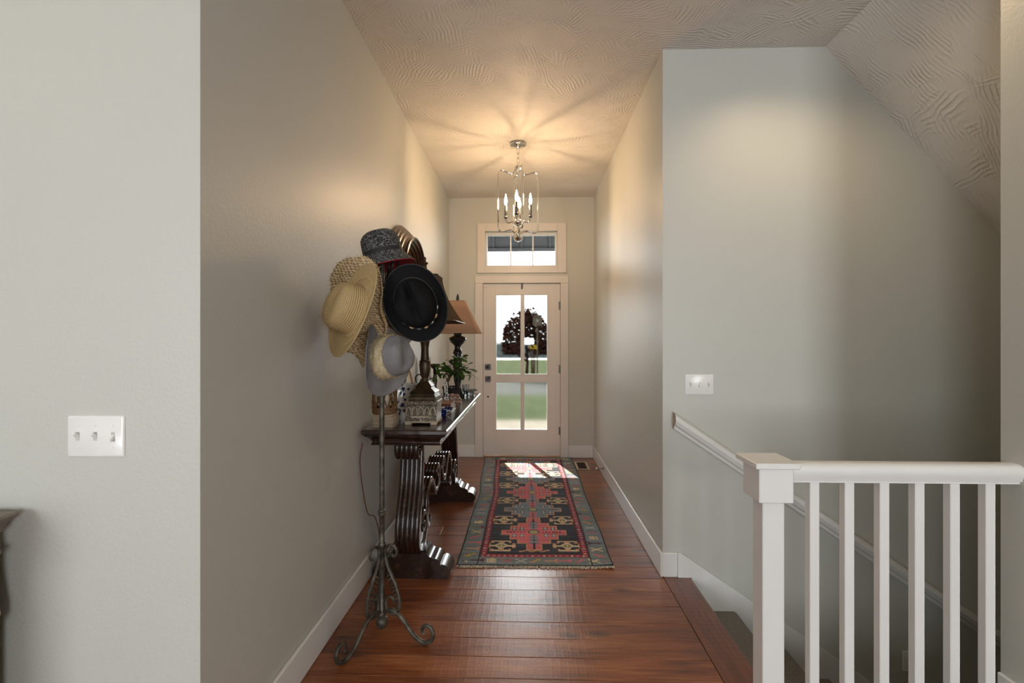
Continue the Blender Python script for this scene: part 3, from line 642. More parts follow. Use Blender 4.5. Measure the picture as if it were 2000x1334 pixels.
for k in range(4):
    a = math.radians(-6.0) + k * PI / 2; sx, sy = math.sin(a), -math.cos(a)
    ap = [(0.030, 2.355), (0.05, 2.368), (0.072, 2.360), (0.090, 2.362), (0.102, 2.380), (0.105, 2.395)]
    mb = MB().tube(smooth_path([(CX + r_ * sx, CY + r_ * sy, z_) for r_, z_ in ap], 4), 0.0065, 8)
    arm = mb.build('candle_arm', 'chrome', ch)
    cx, cy = CX + 0.105 * sx, CY + 0.105 * sy
    MB().lathe([(0.001, 2.392), (0.010, 2.394), (0.016, 2.402), (0.016, 2.408), (0.010, 2.418), (0.012, 2.422), (0.0115, 2.50), (0.009, 2.506), (0.001, 2.506)], 16, (cx, cy, 0)).build('candle_sleeve', 'dark_chrome', arm, smooth=50)
    MB().lathe([(0.004, 2.507), (0.0075, 2.513), (0.0115, 2.530), (0.0122, 2.542), (0.0100, 2.562), (0.0055, 2.583), (0.0025, 2.597), (0.0005, 2.602)], 16, (cx, cy, 0)).build('bulb', 'bulb_glow', arm, smooth=60)

# ------------------------------------------------------------------ console table
TZ = 0.88; TX_0, TX_1 = -0.878, -0.420; TY0, TY1 = 2.54, 4.40; TYC = (TY0 + TY1) / 2
tb = thing('console_table', (-0.65, TYC, 0), 'long dark carved console table with scrolled legs along the left wall', 'table')
def rect(i, z): return [(TX_0 + i, TY0 + i, z), (TX_1 - i, TY0 + i, z), (TX_1 - i, TY1 - i, z), (TX_0 + i, TY1 - i, z)]
MB().loft([rect(0.005, TZ), rect(0.0, TZ - 0.005), rect(0.0, TZ - 0.022), rect(0.006, TZ - 0.028)][::-1]).build('tabletop', 'dark_walnut', tb, smooth=30)
lv_ = [(0.010, TZ - 0.0285), (0.012, TZ - 0.036), (0.028, TZ - 0.044), (0.040, TZ - 0.056), (0.046, TZ - 0.070), (0.046, TZ - 0.076), (0.040, TZ - 0.080), (0.042, TZ - 0.088)]
MB().loft([rect(i, z) for i, z in lv_][::-1]).build('apron_moulding', 'dark_walnut', tb, smooth=30)

def fluted_band(path, th, x0, x1, flutes, amp=0.006, mir=None):
    """a band along a path in the YZ plane, extruded across X with rounded flutes on both faces"""
    P = [Vector((p[0], p[1])) for p in path]; m = len(P); rings = []
    nx = flutes * 6
    for i in range(m):
        t = (P[min(i + 1, m - 1)] - P[max(i - 1, 0)]).normalized(); nrm = Vector((-t.y, t.x)); h_ = th[i]
        ring = []
        for j in range(nx + 1):
            q = abs(math.sin(PI * flutes * j / nx)) ** 0.6
            ring.append((x0 + (x1 - x0) * j / nx, h_ - amp * (1 - q)))
        full = [(x, P[i] + nrm * d) for x, d in ring] + [(x, P[i] - nrm * d) for x, d in reversed(ring)]
        rings.append([(x, (mir - (p.x - mir) if mir is not None else p.x), p.y) for x, p in full])
    return rings

LX0, LX1 = -0.735, -0.600
leg_ctrl = [(2.742, 0.738), (2.728, 0.708), (2.698, 0.700), (2.674, 0.722), (2.670, 0.765), (2.694, 0.802), (2.745, 0.812), (2.792, 0.790), (2.815, 0.735),
            (2.812, 0.670), (2.806, 0.600), (2.796, 0.540), (2.778, 0.480), (2.748, 0.420), (2.716, 0.350), (2.698, 0.270), (2.708, 0.200), (2.750, 0.160), (2.810, 0.150), (2.870, 0.172), (2.905, 0.225),
            (2.903, 0.290), (2.870, 0.335), (2.825, 0.335), (2.795, 0.300), (2.798, 0.262), (2.825, 0.243), (2.848, 0.258)]
lp = smooth_path([(a, b, 0) for a, b in leg_ctrl], 4)
nL = len(lp)
def leg_th(t):
    return 0.012 + 0.020 * math.exp(-((t - 0.46) / 0.16) ** 2) + 0.008 * math.exp(-((t - 0.66) / 0.14) ** 2)
lth = [leg_th(i / (nL - 1)) for i in range(nL)]
foot_prof_r = [(-0.575, 0.150), (-0.560, 0.148), (-0.552, 0.136), (-0.540, 0.124), (-0.528, 0.122), (-0.524, 0.116), (-0.512, 0.118), (-0.494, 0.110), (-0.482, 0.094), (-0.476, 0.080), (-0.468, 0.084), (-0.448, 0.078), (-0.430, 0.062), (-0.420, 0.042), (-0.418, 0.026), (-0.428, 0.016), (-0.436, 0.0)]
foot_prof_r = [(x - 0.012, z) for x, z in foot_prof_r]
FC = -0.655
foot_poly = foot_prof_r + [(2 * FC - x, z) for x, z in reversed(foot_prof_r)]
def table_leg(mirror):
    mir = TYC if mirror else None
    fy = lambda y: (2 * TYC - y) if mirror else y
    def disc(cy_, cz_, ry_, rz_):
        ring = lambda x, k: [(x, fy(cy_ + ry_ * k * math.cos(2 * PI * j / 28)), cz_ + rz_ * k * math.sin(2 * PI * j / 28)) for j in range(28)]
        return MB().loft([ring(LX0 + 0.008, 0.5), ring(LX0 + 0.012, 1), ring(LX1 - 0.012, 1), ring(LX1 - 0.008, 0.5)])
    lg = MB().loft(fluted_band(lp, lth, LX0, LX1, 5, 0.008, mir)).build('leg', 'dark_walnut', tb, smooth=50)
    for q in ((2.736, 0.755, 0.058, 0.046), (2.812, 0.245, 0.090, 0.088)): disc(*q).build('volute_core', 'dark_walnut', lg, smooth=40)
    for cy_, cz_ in ((2.728, 0.742), (2.826, 0.285)):
        MB().sphere((LX1 - 0.006, fy(cy_), cz_), 0.016, 12, 8).build('rosette', 'dark_walnut', lg)
    y0, y1 = sorted((fy(2.735), fy(2.885)))
    ft = MB().prism(foot_poly, 'y', y0, y1).build('foot', 'dark_walnut', tb, smooth=40)
    MB().cbox(LX0 - 0.03, LX1 + 0.03, y0 + 0.004, y1 - 0.004, 0.14, 0.158, 0.004).build('foot_plinth', 'dark_walnut', ft, smooth=0)
table_leg(False); table_leg(True)
st_ctrl = [(3.062, 0.245), (3.075, 0.222), (3.060, 0.198), (3.026, 0.196), (2.998, 0.225), (2.990, 0.280), (3.000, 0.350), (3.030, 0.415), (3.085, 0.452), (3.145, 0.445), (3.195, 0.405), (3.235, 0.360), (3.285, 0.330), (3.345, 0.335), (3.395, 0.375), (3.410, 0.430), (3.390, 0.475), (3.350, 0.485), (3.322, 0.460), (3.328, 0.428), (3.352, 0.420)]
sp = smooth_path([(a, b, 0) for a, b in st_ctrl], 4); nS = len(sp)
sth = [0.010 + 0.016 * math.sin(PI * i / (nS - 1)) ** 0.8 for i in range(nS)]
for mir in (None, TYC):
    g_ = MB().loft(fluted_band(sp, sth, -0.722, -0.612, 5, 0.006, mir)).build('stretcher', 'dark_walnut', tb, smooth=50)
    fy = (lambda y: 2 * TYC - y) if mir else (lambda y: y)
    for cy_, cz_, r_ in ((3.036, 0.228, 0.036), (3.362, 0.445, 0.040)):
        ring = lambda x, k: [(x, fy(cy_ + r_ * k * math.cos(2 * PI * j / 20)), cz_ + r_ * k * math.sin(2 * PI * j / 20)) for j in range(20)]
        MB().loft([ring(-0.714, 0.5), ring(-0.711, 1), ring(-0.623, 1), ring(-0.620, 0.5)]).build('volute_core', 'dark_walnut', g_, smooth=40)
y_ = (2.99, 2 * TYC - 2.99)
MB().cbox(-0.705, -0.63, 2.87, 3.0, 0.235, 0.275, 0.006).build('tie_bar', 'dark_walnut', tb, smooth=0)
MB().cbox(-0.705, -0.63, 2 * TYC - 3.0, 2 * TYC - 2.87, 0.235, 0.275, 0.006).build('tie_bar', 'dark_walnut', tb, smooth=0)
MB().cbox(-0.705, -0.63, 3.40, 2 * TYC - 3.40, 0.40, 0.45, 0.006).build('tie_block', 'dark_walnut', tb, smooth=0)

# ------------------------------------------------------------------ round mirror above the table
MC = Vector((XL, 3.47, 1.745))
mr = thing('wall_mirror', MC, 'round wall mirror in a deep ridged brown wooden frame', 'mirror')
prof = [(0.430, 0.0005), (0.434, 0.010)]
for k in range(5):                                   # stepped round ridges on the outer cove
    r0, d0_ = 0.430 - 0.015 * k - 0.0012 * k * k, 0.012 + 0.019 * k
    prof += [(r0 + 0.002, d0_), (r0 + 0.0035, d0_ + 0.007), (r0 - 0.001, d0_ + 0.014), (r0 - 0.010, d0_ + 0.016)]
prof += [(0.352, 0.112), (0.350, 0.120), (0.343, 0.123), (0.336, 0.119), (0.334, 0.110)]
for k in range(4):                                   # rings stepping down to the glass
    r0, d0_ = 0.332 - 0.018 * k, 0.106 - 0.019 * k
    prof += [(r0, d0_), (r0 - 0.006, d0_ + 0.003), (r0 - 0.013, d0_ - 0.002), (r0 - 0.016, d0_ - 0.012)]
prof += [(0.258, 0.028)]
nseg = 72; rings = []
for r_, d_ in prof:
    rings.append([(XL + d_, MC.y + r_ * math.cos(2 * PI * k / nseg), MC.z + r_ * math.sin(2 * PI * k / nseg)) for k in range(nseg)])
MB().loft(rings, cap0=False, cap1=False).build('mirror_frame', 'mirror_wood', mr, smooth=45)
MB().loft([[(XL + d_, MC.y + r_ * math.cos(2 * PI * k / nseg), MC.z + r_ * math.sin(2 * PI * k / nseg)) for k in range(nseg)] for r_, d_ in ((0.27, 0.002), (0.27, 0.030))]).build('mirror_plate', 'mirror_glass', mr, smooth=40)

# ------------------------------------------------------------------ rug
A0, A1, B0, B1 = Vector((-0.420, 2.895)), Vector((0.520, 2.905)), Vector((-0.420, 5.59)), Vector((0.520, 5.61))
NU, NV = 124, 352
LEN, WID = 2.71, 0.965
random.seed(21)
BLACK = (0.012, 0.013, 0.018); NAVY = (0.020, 0.026, 0.042); PINK = (0.46, 0.115, 0.135); ORANGE = (0.42, 0.21, 0.125); STEEL = (0.14, 0.18, 0.215)
TEAL = (0.128, 0.158, 0.168); RED = (0.22, 0.018, 0.028); CREAM = (0.46, 0.38, 0.25); YELLOW = (0.42, 0.26, 0.035); MAROON = (0.07, 0.010, 0.020); ROSE = (0.32, 0.12, 0.13); PALE = (0.30, 0.31, 0.30)
med_w = [(0.045, 0.235), (0.115, 0.175), (0.175, 0.115), (0.262, 0.056)]
def stepped(ax, ay, k=1.0, grow=0.0):
    for hy, hx in med_w:
        if ay < hy * k + grow and ax < hx + grow: return True
    return False
meds = [(0.505, 0), (0.965, 1), (1.405, 0), (1.825, 1), (2.215, 0), (2.50, 1)]
def motif(u, v, kind):
    """small S / star / hook figures in about 9 x 7 cells, u and v in -1..1"""
    if kind == 0: return (abs(u - 0.45) < 0.35 and abs(v - 0.4) < 0.22) or (abs(u + 0.45) < 0.35 and abs(v + 0.4) < 0.22) or (abs(u) < 0.3 and abs(v) < 0.25)
    if kind == 1: return abs(abs(u) - abs(v) * 1.1) < 0.24 and abs(u) < 0.85 and abs(v) < 0.8
    if kind == 2: return (abs(v) < 0.16 and abs(u) < 0.9) or (u > 0.45 and abs(abs(v) - (u - 0.45)) < 0.2)
    return (abs(u) < 0.25 and abs(v) < 0.85) or (abs(v) < 0.25 and abs(u) < 0.7) or (abs(abs(u) - 0.5) < 0.2 and abs(abs(v) - 0.55) < 0.2)
seq = [(2, MAROON), (1, CREAM), (0, ORANGE), (2, PINK), (1, ROSE), (0, YELLOW), (2, MAROON), (3, ROSE), (0, PINK), (1, PALE), (2, ORANGE), (3, CREAM)]
def crab(x, y):
    ax, ay = abs(x), abs(y)
    if ax / 0.052 + ay / 0.06 < 1: return CREAM if ax / 0.03 + ay / 0.034 > 1 or (ax < 0.006) else (0.16, 0.15, 0.07)
    if ax < 0.095 and ay < 0.085:
        if ax < 0.018 and ay < 0.075: return ORANGE
        if abs(ay - 0.075) < 0.009 and ax < 0.055: return CREAM
        if abs(ax - 0.060) < 0.010 and 0.045 < ay < 0.085: return ORANGE
        if ay < 0.012: return CREAM
        if abs(ax - 0.085) < 0.010 and ay < 0.040: return ORANGE
    return None
def rug_color(u, v):
    x = (u - 0.5) * WID; y = v * LEN; ax = abs(x); nz = random.uniform(0.86, 1.14)
    stripe = noise.noise((x * 3.0, y * 34.0, 2.0))
    edge = WID / 2 - ax; end = min(y, LEN - y)
    d = min(edge, end * 1.02)
    def t(c_): return tuple(max(0.0, (k * 1.45 + 0.008) * nz * (1 + 0.28 * stripe)) for k in c_)
    if d < 0.011: return t(BLACK)
    if d < 0.132 and (edge < 0.132 or end < 0.105):
        if edge <= end or y > 0.12 and y < LEN - 0.12:
            q = y / 0.092; i = int(q); mu = (edge - 0.071) / 0.05; mv = (q - i) * 2 - 1
        else:
            q = (x + 0.5) / 0.092; i = int(q) + 5; mv = (end - 0.06) / 0.045; mu = (q - int(q)) * 2 - 1
        kd, mc = seq[(i * 5 + (3 if x > 0 else 0)) % 12]
        if edge > 0.126 and edge < 0.132: return t(BLACK)
        if motif(mu * 1.05, mv * 1.25, kd): return t(mc)
        return t(TEAL if noise.noise((y * 2.2, x, 5)) > -0.05 else STEEL)
    ei = edge - 0.132; en = end - 0.105
    if min(ei, en) < 0.046:
        q = (y if ei < en else x + 1) / 0.036; fr = q - int(q); w_ = min(ei, en) / 0.046
        if w_ < 0.12 or w_ > 0.9: return t(MAROON)
        if abs(fr - 0.5) + abs(w_ - 0.5) < 0.32: return t((CREAM, ROSE, PALE, PINK, STEEL)[int(q * 7) % 5])
        return t(RED if noise.noise((y * 3.1, 0, 9)) < 0.15 else (0.16, 0.014, 0.045))
    for my, kind in meds:
        dy = y - my; ay = abs(dy)
        k_ = 1.12 if (my < 0.6 and dy < 0) else (0.90 if my > 1.7 else 1.0)
        if stepped(ax, ay, k_):
            if not stepped(ax, ay, k_, -0.011): return t(ORANGE)
            body = PINK if kind == 0 else STEEL; alt = STEEL if kind == 0 else PINK
            if (ax / 0.040) ** 2 + (ay / 0.042) ** 2 < 1:
                return t(YELLOW if ax < 0.010 and ay < 0.016 else ((0.28, 0.28, 0.17) if (ax / 0.032) ** 2 + (ay / 0.034) ** 2 < 1 else BLACK))
            if ax < 0.032 and 0.06 < ay < 0.20 and abs(ax - (ay % 0.05) * 0.6) < 0.013: return t(alt)
            if ax < 0.006 and ay > 0.05: return t(BLACK)
            if ay < 0.010 and 0.05 < ax < 0.2 and int(ax / 0.012) % 2: return t(MAROON)
            for cx_, cy_ in ((0.085, 0.06), (0.14, 0.06)):
                if abs(ax - cx_) < 0.017 and abs(ay - cy_) < 0.024:
                    return t(PALE if abs(ax - cx_) < 0.008 or abs(ay - cy_) < 0.006 else BLACK)
            return t(body)
    for cy_ in (0.275, 0.735, 1.185, 1.615, 2.02, 2.36):
        c_ = crab(ax - 0.222, (y - cy_) * 1.05)
        if c_: return t(c_)
    if 0.185 < y < 0.215 and ax < 0.1 and abs((y - 0.20) - 0.012 * math.asin(math.sin(x * 90)) / 1.57) < 0.007: return t(ORANGE)
    return t(BLACK if stripe < 0.15 else NAVY)
vsR, fsR, colR = [], [], []
def rug_z(u, v):
    z = 0.010 + 0.0022 * noise.noise((u * 3, v * 9, 0.3))
    if v < 0.04 and u > 0.86: z += 0.010 * (u - 0.86) / 0.14 * (1 - v / 0.04)
    return z
for j in range(NV + 1):
    v = j / NV
    for i in range(NU + 1):
        u = i / NU
        p = (A0 * (1 - u) + A1 * u) * (1 - v) + (B0 * (1 - u) + B1 * u) * v
        wob = 0.010 * noise.noise((v * 5.0, 0.0, 1.7 if u > 0.5 else 6.2)) * abs(u - 0.5) * 2
        vsR.append((p.x + wob - 0.070 * (1 - u) * max(0.0, (v - 0.52) / 0.48), p.y, rug_z(u, v)))
for j in range(NV):
    for i in range(NU):
        a = j * (NU + 1) + i
        fsR.append((a, a + 1, a + NU + 2, a + NU + 1)); colR.append(rug_color((i + 0.5) / NU, (j + 0.5) / NV))
loop = [i for i in range(NU + 1)] + [j * (NU + 1) + NU for j in range(1, NV + 1)] + [NV * (NU + 1) + i for i in range(NU - 1, -1, -1)] + [j * (NU + 1) for j in range(NV - 1, 0, -1)]
b0 = len(vsR)
for i in loop: vsR.append((vsR[i][0], vsR[i][1], max(0.0015, vsR[i][2] - 0.0085)))
for k in range(len(loop)):
    k2 = (k + 1) % len(loop); fsR.append((loop[k2], loop[k], b0 + k, b0 + k2)); colR.append((0.02, 0.02, 0.024))
rug = thing('runner_rug', (0.04, 4.24, 0), 'long oriental runner rug with black field and pink and blue medallions', 'rug')
n = N('rug_wool'); at = n.n('ShaderNodeAttribute', attribute_name='dye').outputs[0]
wv = n.noise(n.coord(), 260.0, 2.0, 0.7)
M['rug_wool'] = n.pbr(at, 0.95, 0.0, n.bump(wv, 0.6, 0.004))
me = bpy.data.meshes.new('rug_body'); me.from_pydata([(p[0] - 0.04, p[1] - 4.24, p[2]) for p in vsR], [], fsR); me.materials.append(M['rug_wool'])
att = me.attributes.new('dye', 'FLOAT_COLOR', 'FACE')
for i, c_ in enumerate(colR): att.data[i].color = c_ + (1,)
me.shade_smooth()
ob = bpy.data.objects.new('rug_body', me); COL.objects.link(ob); ob.parent = rug; ORG[ob.name] = ORG[rug.name]
mb = MB()
for i in range(150):
    u = (i + random.uniform(-0.3, 0.3)) / 149; p = A0 * (1 - u) + A1 * u
    lift = rug_z(u, 0) * 0.5
    q = Vector((p.x, p.y, max(0.004, lift)))
    mb.tube([q + Vector((0, 0.004, 0.001)), q + Vector((random.uniform(-.004, .004), -0.010, 0.0)), q + Vector((random.uniform(-.007, .007), -random.uniform(0.014, 0.026), -0.001 if lift < 0.007 else 0))], 0.0032, 4)
tag(mb.build('fringe', 'fringe_cotton', rug), kind='stuff')

# ------------------------------------------------------------------ hat stand
HX, HY = -0.660, 2.190
hs = thing('hat_stand', (HX, HY, 0), 'wrought iron hat stand on three scrolled legs holding the hats', 'hat stand')
MB().lathe([(0.001, 1.80), (0.008, 1.80), (0.0115, 1.79), (0.0115, 0.585), (0.016, 0.582), (0.017, 0.574), (0.014, 0.570), (0.017, 0.566), (0.016, 0.558), (0.0125, 0.555), (0.0125, 0.435), (0.017, 0.430), (0.017, 0.415), (0.0125, 0.41), (0.0125, 0.12), (0.018, 0.115), (0.018, 0.10), (0.014, 0.095), (0.025, 0.088), (0.0275, 0.07), (0.024, 0.053), (0.013, 0.043), (0.001, 0.041)], 18, (HX, HY, 0)).build('pole', 'iron_bronze', hs, smooth=50)
leg_rz = [(0.012, 0.118), (0.040, 0.132), (0.075, 0.122), (0.110, 0.092), (0.145, 0.050), (0.180, 0.020), (0.215, 0.0105), (0.243, 0.024), (0.254, 0.052), (0.243, 0.080), (0.220, 0.088), (0.203, 0.074), (0.203, 0.055), (0.212, 0.048)]
leg_r = lambda t: 0.0095 if t < 0.72 else 0.0095 - 0.004 * (t - 0.72) / 0.28
scr_rz = [(0.060, 0.372), (0.052, 0.358), (0.038, 0.362), (0.033, 0.382), (0.044, 0.404), (0.066, 0.410), (0.082, 0.394), (0.080, 0.366)]
scr_rz = [(0.050, 0.385), (0.060, 0.375), (0.072, 0.385), (0.074, 0.405), (0.060, 0.424), (0.036, 0.424), (0.019, 0.404), (0.018, 0.370), (0.028, 0.330), (0.050, 0.285), (0.074, 0.240), (0.088, 0.190), (0.088, 0.145), (0.072, 0.120), (0.046, 0.116), (0.026, 0.134), (0.021, 0.165), (0.034, 0.190), (0.056, 0.186), (0.062, 0.168)]
for a in (-119.2, -13.8, 113.0):
    ca, sa = math.cos(math.radians(a)), math.sin(math.radians(a))
    P3 = lambda r_, z_: (HX + r_ * ca, HY + r_ * sa, z_)
    pts = smooth_path([P3(*q) for q in leg_rz], 5)
    lg = MB().tube(pts, [leg_r(i / (len(pts) - 1)) for i in range(len(pts))], 10).build('leg', 'iron_bronze', hs)
    pts = smooth_path([P3(*q) for q in scr_rz], 5); m_ = len(pts)
    sc_ = MB().tube(pts, [0.0045 + 0.0035 * math.sin(PI * i / (m_ - 1)) for i in range(m_)], 9).build('scroll', 'iron_bronze', hs)
    # acanthus leaf hugging the outer bow of the scroll
    mb = MB(); tx, ty = -sa, ca
    for k in range(9):
        t = k / 8; z_ = 0.295 - 0.135 * t; ro = 0.046 + 0.044 * math.sin(min(1, t * 1.1) * PI / 2)
        wd = 0.020 * math.sin(PI * (0.12 + 0.8 * t)) + 0.006
        b0_ = Vector(P3(ro - 0.004, z_)); tip = Vector(P3(ro - 0.006 - wd, z_ - 0.022))
        for sg in (-1, 1):
            off = Vector((tx, ty, 0)) * 0.006 * sg
            mb.tube([b0_, (b0_ + tip) / 2 + off + Vector((0, 0, 0.006)), tip + off * 1.6], [0.005, 0.0045, 0.001], 6)
    mb.build('acanthus_leaf', 'iron_bronze', sc_)
for k in range(6):
    a = 2 * PI * k / 6 + 0.4; ca, sa = math.cos(a), math.sin(a)
    pts = smooth_path([(HX, HY, 1.60), (HX + 0.03 * ca, HY + 0.03 * sa, 1.615), (HX + 0.06 * ca, HY + 0.06 * sa, 1.65), (HX + 0.075 * ca, HY + 0.075 * sa, 1.69), (HX + 0.070 * ca, HY + 0.070 * sa, 1.715)], 4)
    MB().tube(pts, 0.006, 8).build('peg', 'black_metal', hs)

# ------------------------------------------------------------------ hats
def hat_mesh(C, axis, front, brim, crown, h, curl=0.03, dip=0.0, dent=0.02, pinch=0.0, wob=0.0, dentw=0.34, n_=72, nb=12, cp=None, seed=0.0, curl_p=2.0, brim_drop=0.0):
    A = Vector(axis).normalized(); F = Vector(front); F = (F - A * F.dot(A)).normalized(); S = A.cross(F)
    cp = cp or [(0.02, 1.0), (0.25, 1.0), (0.48, 0.985), (0.66, 0.955), (0.80, 0.90), (0.89, 0.81), (0.94, 0.68), (0.965, 0.50), (0.98, 0.30), (1.0, 0.12), (1.02, 0.03)]
    rings = []; vv = []
    for k, z in cp:
        ring = []
        for j in range(n_):
            th_ = 2 * PI * j / n_; c_, s_ = math.cos(th_), math.sin(th_)
            x, y = crown[0] * k * c_, crown[1] * k * s_
            zz = z * h
            zz -= dent * math.exp(-(y / (crown[1] * dentw)) ** 2) * max(0, 1 - k ** 4) * (0.6 + 0.4 * (c_ * k + 0.4))
            if pinch:
                pf = math.exp(-((c_ * k - 0.55) / 0.3) ** 2) * min(1, z * 1.2) ** 2
                y *= 1 - pinch * pf; zz -= pinch * 0.03 * pf
            ring.append(C + F * x + S * y + A * zz)
        rings.append(ring); vv.append(len(vv) * 0.045)
    for b in range(1, nb + 1):
        t = b / nb; ring = []
        for j in range(n_):
            th_ = 2 * PI * j / n_; c_, s_ = math.cos(th_), math.sin(th_)
            x = (crown[0] * 1.02 + (brim[0] - crown[0] * 1.02) * t) * c_; y = (crown[1] * 1.02 + (brim[1] - crown[1] * 1.02) * t) * s_
            cz = curl * t ** curl_p * s_ * s_ - dip * t ** 1.6 * c_ * c_ - brim_drop * t
            if curl > 0.02: y *= 1 - 0.9 * curl * t * t * abs(s_)
            if wob:
                cz += wob * t * noise.noise((c_ * 1.6 + seed, s_ * 1.6, t)); q = 1 + 0.5 * wob * noise.noise((c_ * 3 + seed, s_ * 3, 7)) / 0.05 * 0.12 * t; x *= q; y *= q
            ring.append(C + F * x + S * y + A * cz)
        rings.append(ring); vv.append(vv[-1] + 0.035)
    return rings, (A, F, S)

def hat_body(rings, name, mat, parent, thick=0.0035, lining=None):
    mb = MB().loft(rings, cap0=True, cap1=False)
    o = mb.build(name, mat, parent, smooth=0)
    me_ = o.data; me_.shade_smooth()
    uvl = me_.uv_layers.new(name='uv'); nr = len(rings[0])
    for lp_ in me_.loops: uvl.data[lp_.index].uv = ((lp_.vertex_index % nr) / nr, (lp_.vertex_index // nr) * 0.045)
    sm = o.modifiers.new('thickness', 'SOLIDIFY'); sm.thickness = thick; sm.offset = 0.0
    if lining:
        me_.materials.append(M[lining]); sm.material_offset = 1; sm.offset = -1.0 if False else 0.0
    return o

def band_ring(rings, i, grow, A):
    ring = rings[i]; c_ = sum((Vector(p) for p in ring), Vector()) / len(ring)
    return [c_ + (Vector(p) - c_) * grow for p in ring]

# black felt hat with beaded band, facing the room
C = Vector((-0.470, 2.045, 1.513))
t1 = thing('black_hat', C, 'black felt hat with a beaded cord band hung facing the room', 'hat', 'hats on the hat stand')
rings, fr = hat_mesh(C, (0.05, -1.0, -0.10), (-0.35, 0.0, 1.0), (0.167, 0.134), (0.106, 0.086), 0.105, curl=0.022, dip=0.0, dent=0.040, pinch=0.32, dentw=0.20)
hat_body(rings, 'felt_body', 'black_felt', t1)
bd = MB().tube(band_ring(rings, 9, 1.03, fr[0]), 0.0032, 6, True).build('band_cord', 'black_cord', t1)
br = band_ring(rings, 9, 1.045, fr[0])
for k in range(18):
    j = k * 4
    a_, b_ = Vector(br[j]), Vector(br[(j + 2) % 72])
    if (a_.z - C.z) > 0.0: continue
    MB().tube([a_, a_.lerp(b_, 0.15), a_.lerp(b_, 0.85), b_], [0.003, 0.0048, 0.0048, 0.003], 8).build('bead', 'bone_bead' if k % 2 else 'steel_bead', bd)
tag(MB().tube([p for p in rings[-1]], 0.0026, 6, True).build('brim_edge', 'black_cord', t1))

# grey felt hat with fur band
C = Vector((-0.632, 2.108, 1.278))
t2 = thing('grey_hat', C, 'grey felt hat with a shaggy cream fur band below the black hat', 'hat', 'hats on the hat stand')
rings, fr = hat_mesh(C, (0.88, -0.42, 0.16), (-0.05, 0.35, 1.0), (0.165, 0.142), (0.092, 0.080), 0.140, curl=0.040, dip=0.02, dent=0.03, pinch=0.25)
hat_body(rings, 'felt_body', 'grey_felt', t2)
fb_ = MB().loft([band_ring(rings, i, 1.02 + 0.03 * (i in (8, 9)), fr[0]) for i in (7, 8, 9, 10)], cap0=False, cap1=False).build('fur_band', 'cream_fur', t2)
random.seed(8); mb = MB()
for i in (7, 8, 9, 10):
    br = band_ring(rings, i, 1.02, fr[0]); cc_ = sum((Vector(p) for p in br), Vector()) / len(br)
    for j in range(72):
        for q in range(3):
            p = Vector(br[j]).lerp(Vector(br[(j + 1) % 72]), random.random()); o_ = (p - cc_).normalized()
            tip = p + o_ * random.uniform(0.006, 0.013) + fr[0] * random.uniform(-0.012, 0.012)
            sd = fr[0].cross(o_) * 0.0018
            mb.add([p - sd, p + sd, tip], [(0, 1, 2)])
tag(mb.build('fur_strands', 'cream_fur', t2, smooth=0), kind='stuff')
MB().tube([p for p in rings[-1]], 0.0026, 6, True).build('brim_edge', 'grey_felt', t2)

# frayed raffia hat
C = Vector((-0.725, 2.115, 1.474))
t3 = thing('frayed_straw_hat', C, 'wide straw hat with frayed raffia brim behind the tan cowboy hat', 'hat', 'hats on the hat stand')
rings, fr = hat_mesh(C, (-0.42, -0.86, -0.25), (0.06, -0.28, 1.0), (0.250, 0.150), (0.090, 0.078), 0.06, curl=0.02, dip=-0.01, dent=0.015, wob=0.075, seed=2.3)
hat_body(rings, 'straw_body', 'raffia', t3, 0.005)
mb = MB()
ed = rings[-1]; c_ = C
for j in range(72):
    for q in range(5):
        p = Vector(ed[j]).lerp(Vector(ed[(j + 1) % 72]), random.random()); o_ = (p - c_).normalized()
        tip = p + (o_ + Vector((random.uniform(-.9, .9), random.uniform(-.9, .9), random.uniform(-.9, .9)))) * random.uniform(0.004, 0.013)
        if tip.x < XL + 0.004: tip.x = XL + 0.004
        sd = Vector((random.uniform(-1, 1), random.uniform(-1, 1), random.uniform(-1, 1))).normalized() * 0.0012
        mb.add([p - sd, p + sd, tip], [(0, 1, 2)])
tag(mb.build('frayed_edge', 'raffia', t3, smooth=0), kind='stuff')

# tan stitched straw cowboy hat
C = Vector((-0.712, 1.995, 1.478))
t4 = thing('tan_cowboy_hat', C, 'tan stitched straw cowboy hat with curled brim, leftmost on the stand', 'hat', 'hats on the hat stand')
rings, fr = hat_mesh(C, (-0.62, -0.72, 0.26), (0.34, -0.10, 1.0), (0.205, 0.140), (0.104, 0.086), 0.115, curl=0.022, dip=-0.012, dent=0.012, pinch=0.10)
hat_body(rings, 'straw_body', 'tan_straw', t4, 0.003)
MB().tube([p for p in rings[-1]], 0.003, 6, True).build('brim_edge', 'tan_straw', t4)
for i, rr_ in ((10, 1.035), (15, 1.0)):
    ring = band_ring(rings, i, rr_, fr[0]); pts = []
    for j in range(72):
        for q in range(3):
            p = Vector(ring[j]).lerp(Vector(ring[(j + 1) % 72]), q / 3); pts.append(p + fr[0] * (0.0035 * math.sin((j * 3 + q) * 2.1) + 0.002))
    MB().tube(pts, 0.0024, 5, True).build('braid', 'tan_straw', t4)

